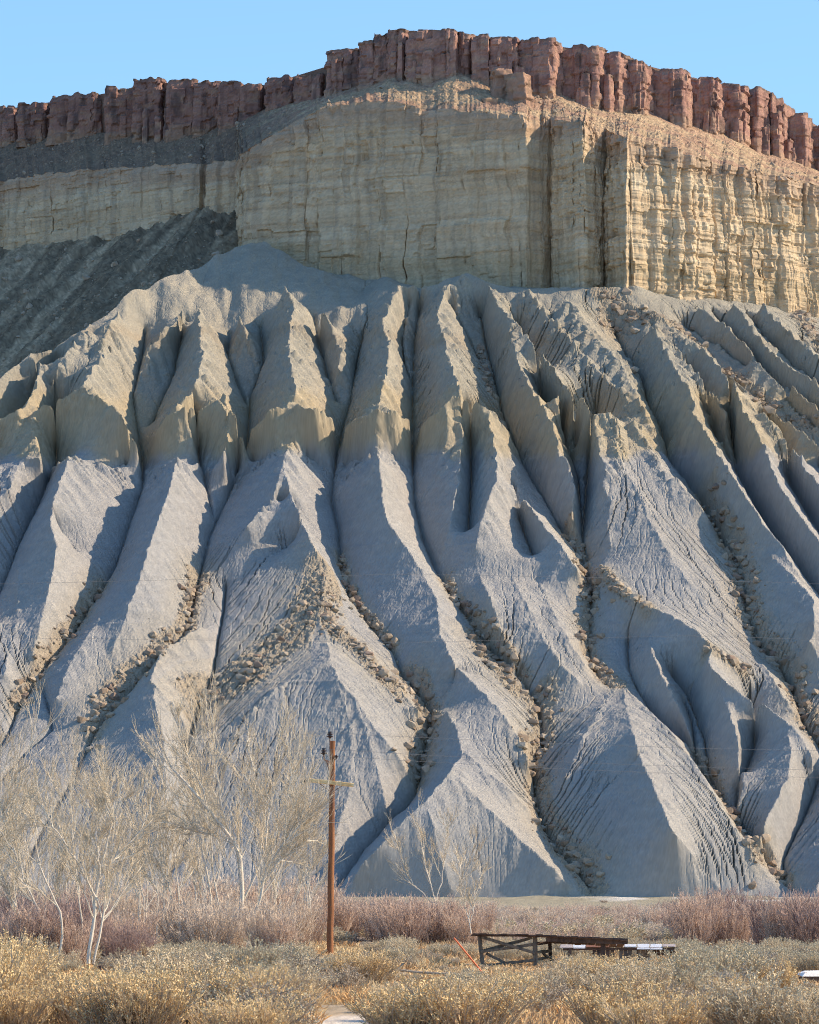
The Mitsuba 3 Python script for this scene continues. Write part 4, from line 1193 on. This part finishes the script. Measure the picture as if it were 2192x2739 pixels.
cottonwood(601, 166, [([(187, 2028), (196, 1960), (203, 1900), (208, 1850), (220, 1790), (235, 1740), (252, 1690)], .16), ([(205, 1895), (180, 1850), (160, 1812), (140, 1778), (115, 1742), (95, 1712)], .10), ([(197, 2028), (214, 1960), (222, 1890), (230, 1820), (234, 1760), (230, 1690), (222, 1650)], .10),
                      ([(212, 1845), (208, 1800), (207, 1760), (212, 1700)], .07), ([(212, 1850), (235, 1815), (270, 1780), (300, 1740), (318, 1700)], .06)], 'white barked many stemmed bare cottonwood at the left, nearest the fence posts')
cottonwood(602, 172, [([(125, 2020), (131, 1960), (132, 1925), (110, 1880), (88, 1835), (78, 1790), (76, 1740), (80, 1700)], .11)], 'slender bare cottonwood with a bent trunk, left of the many stemmed one', .9)
cottonwood(603, 176, [([(176, 2016), (174, 1955), (166, 1900), (162, 1860), (158, 1810), (152, 1740), (150, 1690)], .09)], 'thin straight bare cottonwood just left of the many stemmed one', .8)
cottonwood(604, 180, [([(105, 2005), (96, 1955), (78, 1905), (58, 1865), (40, 1820), (28, 1780)], .09), ([(70, 1975), (45, 1935), (30, 1895), (12, 1850), (-6, 1815)], .08)], 'leaning bare cottonwood with two stems near the left edge', .8)
cottonwood(605, 214, [([(495, 2000), (505, 1940), (512, 1880), (508, 1810), (495, 1775), (470, 1745), (440, 1705), (405, 1660), (370, 1625), (340, 1590), (318, 1555)], .26), ([(510, 1860), (500, 1790), (480, 1755), (470, 1715), (462, 1670), (455, 1610), (470, 1560)], .15),
                      ([(440, 1705), (428, 1660), (400, 1610), (380, 1560), (372, 1520)], .09), ([(512, 1890), (540, 1840), (558, 1790), (562, 1730), (575, 1660), (580, 1590), (590, 1530)], .12), ([(508, 1810), (530, 1750), (545, 1690), (535, 1620), (520, 1560)], .09),
                      ([(500, 1780), (440, 1755), (390, 1740), (340, 1730)], .05)], 'tallest bare cottonwood, with a thick white limb leaning left', 1.15, hgt=1.2)
cottonwood(606, 208, [([(520, 2005), (530, 1950), (552, 1880), (560, 1830), (600, 1770), (640, 1730), (672, 1700), (690, 1665)], .16), ([(556, 1860), (590, 1810), (630, 1745), (640, 1700), (650, 1640), (660, 1590)], .10), ([(560, 1830), (605, 1800), (640, 1775), (662, 1745)], .05), ([(548, 1890), (585, 1840), (600, 1780), (605, 1700), (615, 1620), (625, 1550)], .08)],
           'bare cottonwood leaning right towards the utility pole', 1.1)
cottonwood(607, 218, [([(448, 1990), (445, 1930), (442, 1870), (430, 1800), (415, 1740), (405, 1680), (410, 1610), (430, 1540)], .12), ([(470, 1995), (466, 1930), (450, 1850), (445, 1780), (440, 1700), (445, 1620), (450, 1540)], .10)], 'slim pair of bare cottonwood stems between the tall tree and the many stemmed one', 1.0)
cottonwood(608, 196, [([(-45, 2010), (-35, 1900), (-20, 1820), (0, 1760), (15, 1710), (35, 1660), (50, 1600), (70, 1560)], .15), ([(-30, 1860), (5, 1790), (45, 1740), (70, 1690), (100, 1650)], .07), ([(-25, 1840), (0, 1760), (2, 1690), (5, 1620), (-5, 1560)], .07)], 'bare cottonwood cut off by the left edge', 1.1)
cottonwood(609, 262, [([(932, 1950), (915, 1890), (900, 1840), (888, 1780), (878, 1715)], .10), ([(918, 1895), (930, 1850), (938, 1790), (942, 1730)], .07), ([(928, 1930), (960, 1880), (985, 1830), (1000, 1780)], .06), ([(920, 1910), (870, 1860), (845, 1810), (830, 1760)], .06)], 'small pale bare tree right of the pole, behind the thicket', .9)
cottonwood(610, 225, [([(993, 1965), (985, 1925), (974, 1870), (968, 1820)], .07), ([(990, 1945), (1000, 1890), (1012, 1840)], .05)], 'thin white sapling just above the left end of the shed roof', .7)
cottonwood(611, 230, [([(600, 1985), (610, 1920), (640, 1860), (665, 1810), (690, 1780)], .09), ([(330, 1985), (335, 1900), (320, 1820), (300, 1750), (285, 1690)], .09), ([(385, 1990), (380, 1910), (370, 1840), (365, 1760), (350, 1680), (330, 1600)], .09)], 'faint thin stems of a bare grove behind the tall cottonwood', 1.1)

g = np.random.default_rng(71)
grove = [((290, 1995), 'behind the many stemmed cottonwood, on its right'), ((415, 1985), 'just left of the tallest cottonwood'), ((570, 1985), 'just right of the tallest cottonwood'), ((640, 1990), 'half behind the utility pole'), ((240, 2005), 'close behind the many stemmed cottonwood'),
         ((60, 2000), 'near the left edge, behind the leaning stems'), ((345, 1992), 'midway between the many stemmed and the tallest cottonwood'), ((120, 1998), 'behind the bent trunk at the left'), ((-20, 1990), 'right against the left edge of the view')]
for i, ((x, y), where) in enumerate(grove):
    Yt = float(g.uniform(218, 250))
    limbs = []
    for k in range(4):
        e = x + g.uniform(-85, 85)
        limbs.append(([(x + 5 * k, y), (x + 6 * k + g.uniform(-6, 6), y - 110), ((x + e) / 2 + g.uniform(-10, 10), y - 230), (e, y - g.uniform(290, 400))], .07))
    cottonwood(620 + i, Yt, limbs, 'twiggy pale bare tree ' + where, .85)


# ------------------------------------------------------------------ timber, pole, wires, sheds
def bump_wood(base, dark, scale):
    def f(p, n, uv):
        k = mikit.fbm(p.x * scale, p.y * scale, p.z * 0.9, 3)
        s = mikit.noise(p.x * 9.0, p.y * 9.0, p.z * 0.5)
        return mikit.mix(base, dark, mikit.smoothstep(0.35, 0.7, 0.6 * k + 0.4 * s))
    return {'type': 'twosided', 'bsdf': {'type': 'principled', 'base_color': mikit.proc(f), 'roughness': .85, 'specular': .2}}


scene['pole_wood'] = bump_wood((.30, .135, .065), (.17, .08, .05), 14)
scene['arm_wood'] = bump_wood((.86, .64, .34), (.70, .48, .23), 10)
scene['grey_wood'] = bump_wood((.21, .165, .13), (.12, .095, .08), 10)
scene['dark_wood'] = bump_wood((.13, .085, .07), (.07, .05, .045), 8)
scene['brown_glass'] = {'type': 'principled', 'base_color': {'type': 'rgb', 'value': [.03, .018, .02]}, 'roughness': .2, 'specular': .6}
scene['wire_metal'] = matte((.25, .25, .25), .5)
scene['rust_metal'] = matte((.22, .10, .06), .7)
scene['tin'] = {'type': 'twosided', 'bsdf': {'type': 'principled', 'base_color': {'type': 'rgb', 'value': [.72, .72, .73]}, 'roughness': .45, 'metallic': .25}}
scene['dull_tin'] = matte((.36, .31, .30), .7)
scene['orange_plastic'] = {'type': 'principled', 'base_color': {'type': 'rgb', 'value': [.75, .17, .06]}, 'roughness': .5}
scene['white_block'] = matte((.80, .78, .76), .8)


def beam(a, b, w, t, seed=0):
    """A squared timber from a to b with chamfered edges and a slightly uneven run."""
    a, b = np.asarray(a, float), np.asarray(b, float)
    d = b - a
    L = np.linalg.norm(d)
    d /= L
    x = np.cross(d, [0, 0, 1.0]) if abs(d[2]) < .95 else np.cross(d, [0, 1.0, 0])
    x /= np.linalg.norm(x)
    y = np.cross(d, x)
    c = .14
    prof = np.array([(-.5, -.5 + c), (-.5 + c, -.5), (.5 - c, -.5), (.5, -.5 + c), (.5, .5 - c), (.5 - c, .5), (-.5 + c, .5), (-.5, .5 - c)])
    k = max(3, int(L / .5))
    g = np.random.default_rng(seed)
    V = []
    for i in range(k + 1):
        o = g.normal(size=2) * .006
        s = 1 + .06 * g.normal()
        V.append(a + d * L * i / k + ((prof[:, :1] * w * s + o[0]) * x + (prof[:, 1:] * t * s + o[1]) * y))
    V = np.vstack(V)
    F = [[i * 8 + j, i * 8 + (j + 1) % 8, (i + 1) * 8 + (j + 1) % 8] for i in range(k) for j in range(8)] + [[i * 8 + j, (i + 1) * 8 + (j + 1) % 8, (i + 1) * 8 + j] for i in range(k) for j in range(8)]
    F += [[0, j + 1, j] for j in range(1, 7)] + [[k * 8, k * 8 + j, k * 8 + j + 1] for j in range(1, 7)]
    return V, np.array(F)


def tube_line(P, r, sides=8):
    P = np.asarray(P, float)
    return tubes(P[None], np.broadcast_to(r, len(P))[None], sides)


def insulator(size):
    m = trimesh.creation.revolve(np.array([(0, 0), (.18, 0), (.20, .15), (.46, .18), (.50, .30), (.26, .36), (.24, .48), (.40, .52), (.42, .64), (.24, .70), (.22, .82), (.30, .86), (.30, .95), (.16, 1.0), (0, 1.0)]) * size, sections=16)
    return m.vertices, m.faces


PY = 212.0
pole = thing('utility_pole', 'brown wooden utility pole with a short yellow crossarm and dark insulators', 'utility pole')
foot_, head_ = at(695, 2012, PY), at(701, 1560, PY)
foot_[2] = -.3
Pp = foot_ + (head_ - foot_) * np.linspace(0, 1, 14)[:, None] + np.random.default_rng(3).normal(size=(14, 3)) * [.006, .006, 0]
V, F = tube_line(Pp, np.linspace(.172, .135, 14), 18)
cap = trimesh.creation.cylinder(.135, .03, sections=18)
obj('shaft', mikit.ply(join(((V, F), (1, 1, 1)), ((cap.vertices + head_, cap.faces), (1, 1, 1)))[:2], 'pole_wood', smooth=40), pole)
a, b = at(650, 1641.5, PY - .24), at(745, 1652.5, PY - .20)
obj('crossarm', mikit.ply(beam(a, b, .15, .20, 1), 'arm_wood', smooth=30), pole)
for x0, y0 in ((672, 1646), (722, 1651)):
    obj('brace', mikit.ply(tube_line([at(x0, y0 + 2, PY - .2), at(699, 1668, PY - .17)], .018), 'rust_metal', smooth=True), pole)
ins = obj('insulator', mikit.ply(insulator(.36), 'brown_glass', smooth=40, to_world=T().translate(at(695, 1554, PY - .2).tolist())), pole)
obj('pin', mikit.ply(tube_line([at(695, 1580, PY - .17), at(695, 1553, PY - .2)], .025), 'rust_metal', smooth=True), ins)
ins = obj('insulator', mikit.ply(insulator(.36), 'brown_glass', smooth=40, to_world=T().translate(at(682, 1589, PY - .2).tolist())), pole)
obj('bracket', mikit.ply(tube_line([at(697, 1632, PY - .16), at(690, 1606, PY - .2), at(683, 1598, PY - .2), at(682, 1588, PY - .2)], .035), 'rust_metal', smooth=True), ins)
obj('bracket_strut', mikit.ply(tube_line([at(683, 1599, PY - .2), at(690, 1601, PY - .2), at(697, 1608, PY - .16)], .03), 'rust_metal', smooth=True), ins)
ins = obj('insulator', mikit.ply(insulator(.20), 'brown_glass', smooth=40, to_world=T().translate(at(708.5, 1597, PY - .1).tolist())), pole)
obj('pin', mikit.ply(tube_line([at(701, 1600, PY), at(708.5, 1598, PY - .1)], .02), 'rust_metal', smooth=True), ins)
V, F = insulator(.24)
obj('insulator', mikit.ply((V[:, [2, 0, 1]] * [-1, 1, 1], F), 'brown_glass', smooth=40, to_world=T().translate(at(650, 1644, PY - .24).tolist())), pole)
for i, (p, sag) in enumerate(((at(695, 1542, PY - .2), 1.0), (at(682, 1576, PY - .2), 1.15), (at(709, 1591, PY - .1), 1.2))):
    x = np.linspace(-70, 70, 81)
    zz = p[2] - sag * (1 - ((np.abs(x) - 35) / 35) ** 2)
    key = obj('power_line', mikit.ply(tube_line(np.stack([p[0] + x, p[1] + .0 * x, zz], 1), .008, 5), 'wire_metal', smooth=True))
    tag(key, ('thin wire tied to the top insulator of the pole', 'thin wire tied to the second insulator on its bracket', 'thin wire tied to the small insulator on the right side of the pole')[i], 'wire')
for i, (y0, y1, y2) in enumerate(((1229, 1208, 1226), (1342, 1352, 1344))):
    p = at(np.array([-200.0, 0, 860, 1440, 1950]), np.array([y0 + 8, y0, y1, y2 - 6, y2 + 8.0]), 150.0)
    key = obj('power_line', mikit.ply(tube_line(p, .005, 5), 'wire_metal', smooth=True))
    tag(key, ('faint wire crossing the middle of the grey slope, upper one', 'faint wire crossing the grey slope, lower one')[i], 'wire')

# --- open timber shed
SY = 178.0
shed = thing('timber_shed', 'open ruined timber shed with a flat dark plank roof and crossed braces', 'shed')


def bm(parent, name, p, q, w, t=None, mat='grey_wood', seed=0):
    return obj(name, mikit.ply(beam(p, q, w, t or w, seed), mat, smooth=30), parent)


bm(shed, 'post', at(1009.5, 1967, SY), at(1018, 2042, SY), .17, seed=1)
bm(shed, 'post', at(1127, 1967, SY), at(1128, 2040, SY), .19, seed=2)
bm(shed, 'post', at(1157, 1974, SY + 3.2), at(1161, 2034, SY + 3.2), .16, mat='dark_wood', seed=3)
bm(shed, 'post', at(1270, 1978, SY), at(1269, 2042, SY), .20, mat='dark_wood', seed=4)
bm(shed, 'rail', at(1019, 2033, SY - .1), at(1127, 2020, SY - .1), .13, seed=5)
bm(shed, 'rail', at(1127, 2019, SY - .1), at(1162, 2014, SY + 3), .12, seed=6)
bm(shed, 'rail', at(1012, 2003, SY - .1), at(1127, 1987, SY - .1), .13, seed=7)
bm(shed, 'rail', at(1127, 1987, SY - .1), at(1158, 1982, SY + 3), .12, mat='dark_wood', seed=8)
bm(shed, 'rail', at(1127, 2004, SY - .1), at(1160, 2001, SY + 3), .11, seed=9)
bm(shed, 'brace', at(1014, 1972, SY - .2), at(1127, 2006, SY - .2), .13, seed=10)
bm(shed, 'brace', at(1014, 2002, SY + .1), at(1121, 1973, SY + .1), .13, seed=11)
bm(shed, 'brace', at(1024, 2006, SY + .1), at(1064, 2027, SY + .1), .12, seed=12)
bm(shed, 'brace', at(1143, 2006, SY + 1), at(1160, 2020, SY + 2.6), .10, seed=13)
g = np.random.default_rng(33)
nb_ = 22
for i in range(nb_):                                     # roof boards running back from the front edge
    t0, t1 = i / nb_, (i + .96) / nb_
    xa, xb = 996 + 325 * t0, 996 + 325 * t1
    ya = np.interp((xa + xb) / 2, [996, 1130, 1321], [1965.5, 1967.5, 1977.5]) + g.uniform(-.9, .9)
    p = at((xa + xb) / 2, ya, SY - .5 - g.uniform(0, .25))
    q = at((xa + xb) / 2, ya, SY - .5) + [0, 3.9 + g.uniform(-.3, .4), -.10 + (.0 if i < 11 else -.25)]
    bm(shed, 'roof_board', p, q, (xb - xa) * SY / FOC, .05, 'dark_wood', seed=60 + i)
bm(shed, 'fascia', at(1000, 1967.5, SY - .3), at(1150, 1970.5, SY - .3), .05, .10, 'dark_wood', 50)
bm(shed, 'fascia', at(1150, 1975, SY - .3), at(1322, 1981, SY - .3), .05, .26, 'dark_wood', 51)
# --- low shed with a tin roof
LY = 186.0
low = thing('tin_roofed_shed', 'low tumbledown shed with a bright tin roof, half hidden by shrubs', 'shed')
for i in range(9):
    xa, xb = 1180 + 27 * i, 1180 + 27 * (i + .94)
    dip = g.uniform(-.6, .6) + (2.0 if i < 2 else 0)
    front = at((xa + xb) / 2, 1993 + dip + (5 if i in (6, 7) else 0), LY - (.6 if i in (6, 7) else .1))
    backp = at((xa + xb) / 2, 1987.5 + dip * .3, LY + 3.2)
    bm(low, 'tin_sheet', front, backp, (xb - xa) * LY / FOC, .03, 'tin' if i in (1, 5, 6, 7) else 'rust_metal' if i in (2, 3) else 'dull_tin', seed=80 + i)
for i in range(13):
    xa = 1252 + 9.3 * i
    if i in (5, 9):
        continue
    bm(low, 'wall_board', at(xa, 1996 + g.uniform(0, 1), LY + .15), at(xa, 2036, LY + .15), .17, .03, 'dark_wood' if i < 5 else 'grey_wood', seed=100 + i)
for i in range(5):
    bm(low, 'wall_board', at(1378 + 9 * i, 1995, LY + .6), at(1378 + 9 * i, 2010, LY + .6), .17, .03, 'dark_wood', seed=120 + i)
bm(low, 'beam', at(1185, 1997, LY + .1), at(1425, 1996.5, LY + .1), .12, mat='dark_wood', seed=130)
bm(low, 'post', at(1200, 1996, LY), at(1200, 2036, LY), .14, mat='dark_wood', seed=131)
bm(low, 'post', at(1421, 1996, LY + .3), at(1421, 2034, LY + .3), .14, mat='dark_wood', seed=132)
# --- odds and ends
key = obj('marker_pole', mikit.ply(tube_line([at(956, 1974, 147), at(998, 2025, 147), at(1038, 2074, 147)], .032), 'orange_plastic', smooth=True))
tag(key, 'thin orange pole leaning left in the sagebrush beside the fallen rail', 'pole')
scene['weathered_wood'] = bump_wood((.40, .35, .29), (.27, .23, .19), 8)
for pts, r, lab in (([(838, 2045), (880, 2050), (940, 2053), (1002, 2056), (1067, 2058)], .05, 'long weathered rail lying level beneath the open shed'), ([(800, 2069), (826, 2051), (850, 2032)], .045, 'short weathered pole propped at a slant left of the long rail')):
    key = obj('fallen_rail', mikit.ply(tube_line([at(x, y - 4, 150) for x, y in pts], np.linspace(r, r * .6, len(pts))), 'weathered_wood', smooth=True))
    tag(key, lab, 'rail')
for px, y0, y1, Yp, lab in ((77, 2026, 2052, 164, 'short dark fence post near the left edge'), (209, 2032, 2064, 154, 'short dark fence post below the many stemmed cottonwood')):
    bt = at(px, y1, Yp)
    bt[2] = -.1
    key = obj('fence_post', mikit.ply(beam(bt, at(px + 2, y0, Yp), .11, .11, px), 'dark_wood', smooth=30))
    tag(key, lab, 'fence post')
bx_ = thing('feed_box', 'low box with a bright white lid at the right edge', 'box')
c0 = at(1712, 2068, 148)
V = Manifold.cube((1.0, .7, .30), True).refine(2).to_mesh()
obj('body', mikit.ply((V.vert_properties[:, :3], V.tri_verts), 'dark_wood', smooth=False, to_world=T().translate((c0 + [.12, .4, .05]).tolist()).rotate([0, 0, 1], 12)), bx_)
lid = trimesh.convex.convex_hull(np.array([(-.62, -.42, .18), (.62, -.42, .18), (.62, .42, .26), (-.62, .42, .26), (-.45, -.30, .33), (.5, -.2, .36), (.5, .4, .38), (-.3, .4, .36)]))
obj('lid', mikit.ply(lid, 'white_block', smooth=False, to_world=T().translate((c0 + [.12, .4, .04]).tolist()).rotate([0, 0, 1], 12)), bx_)
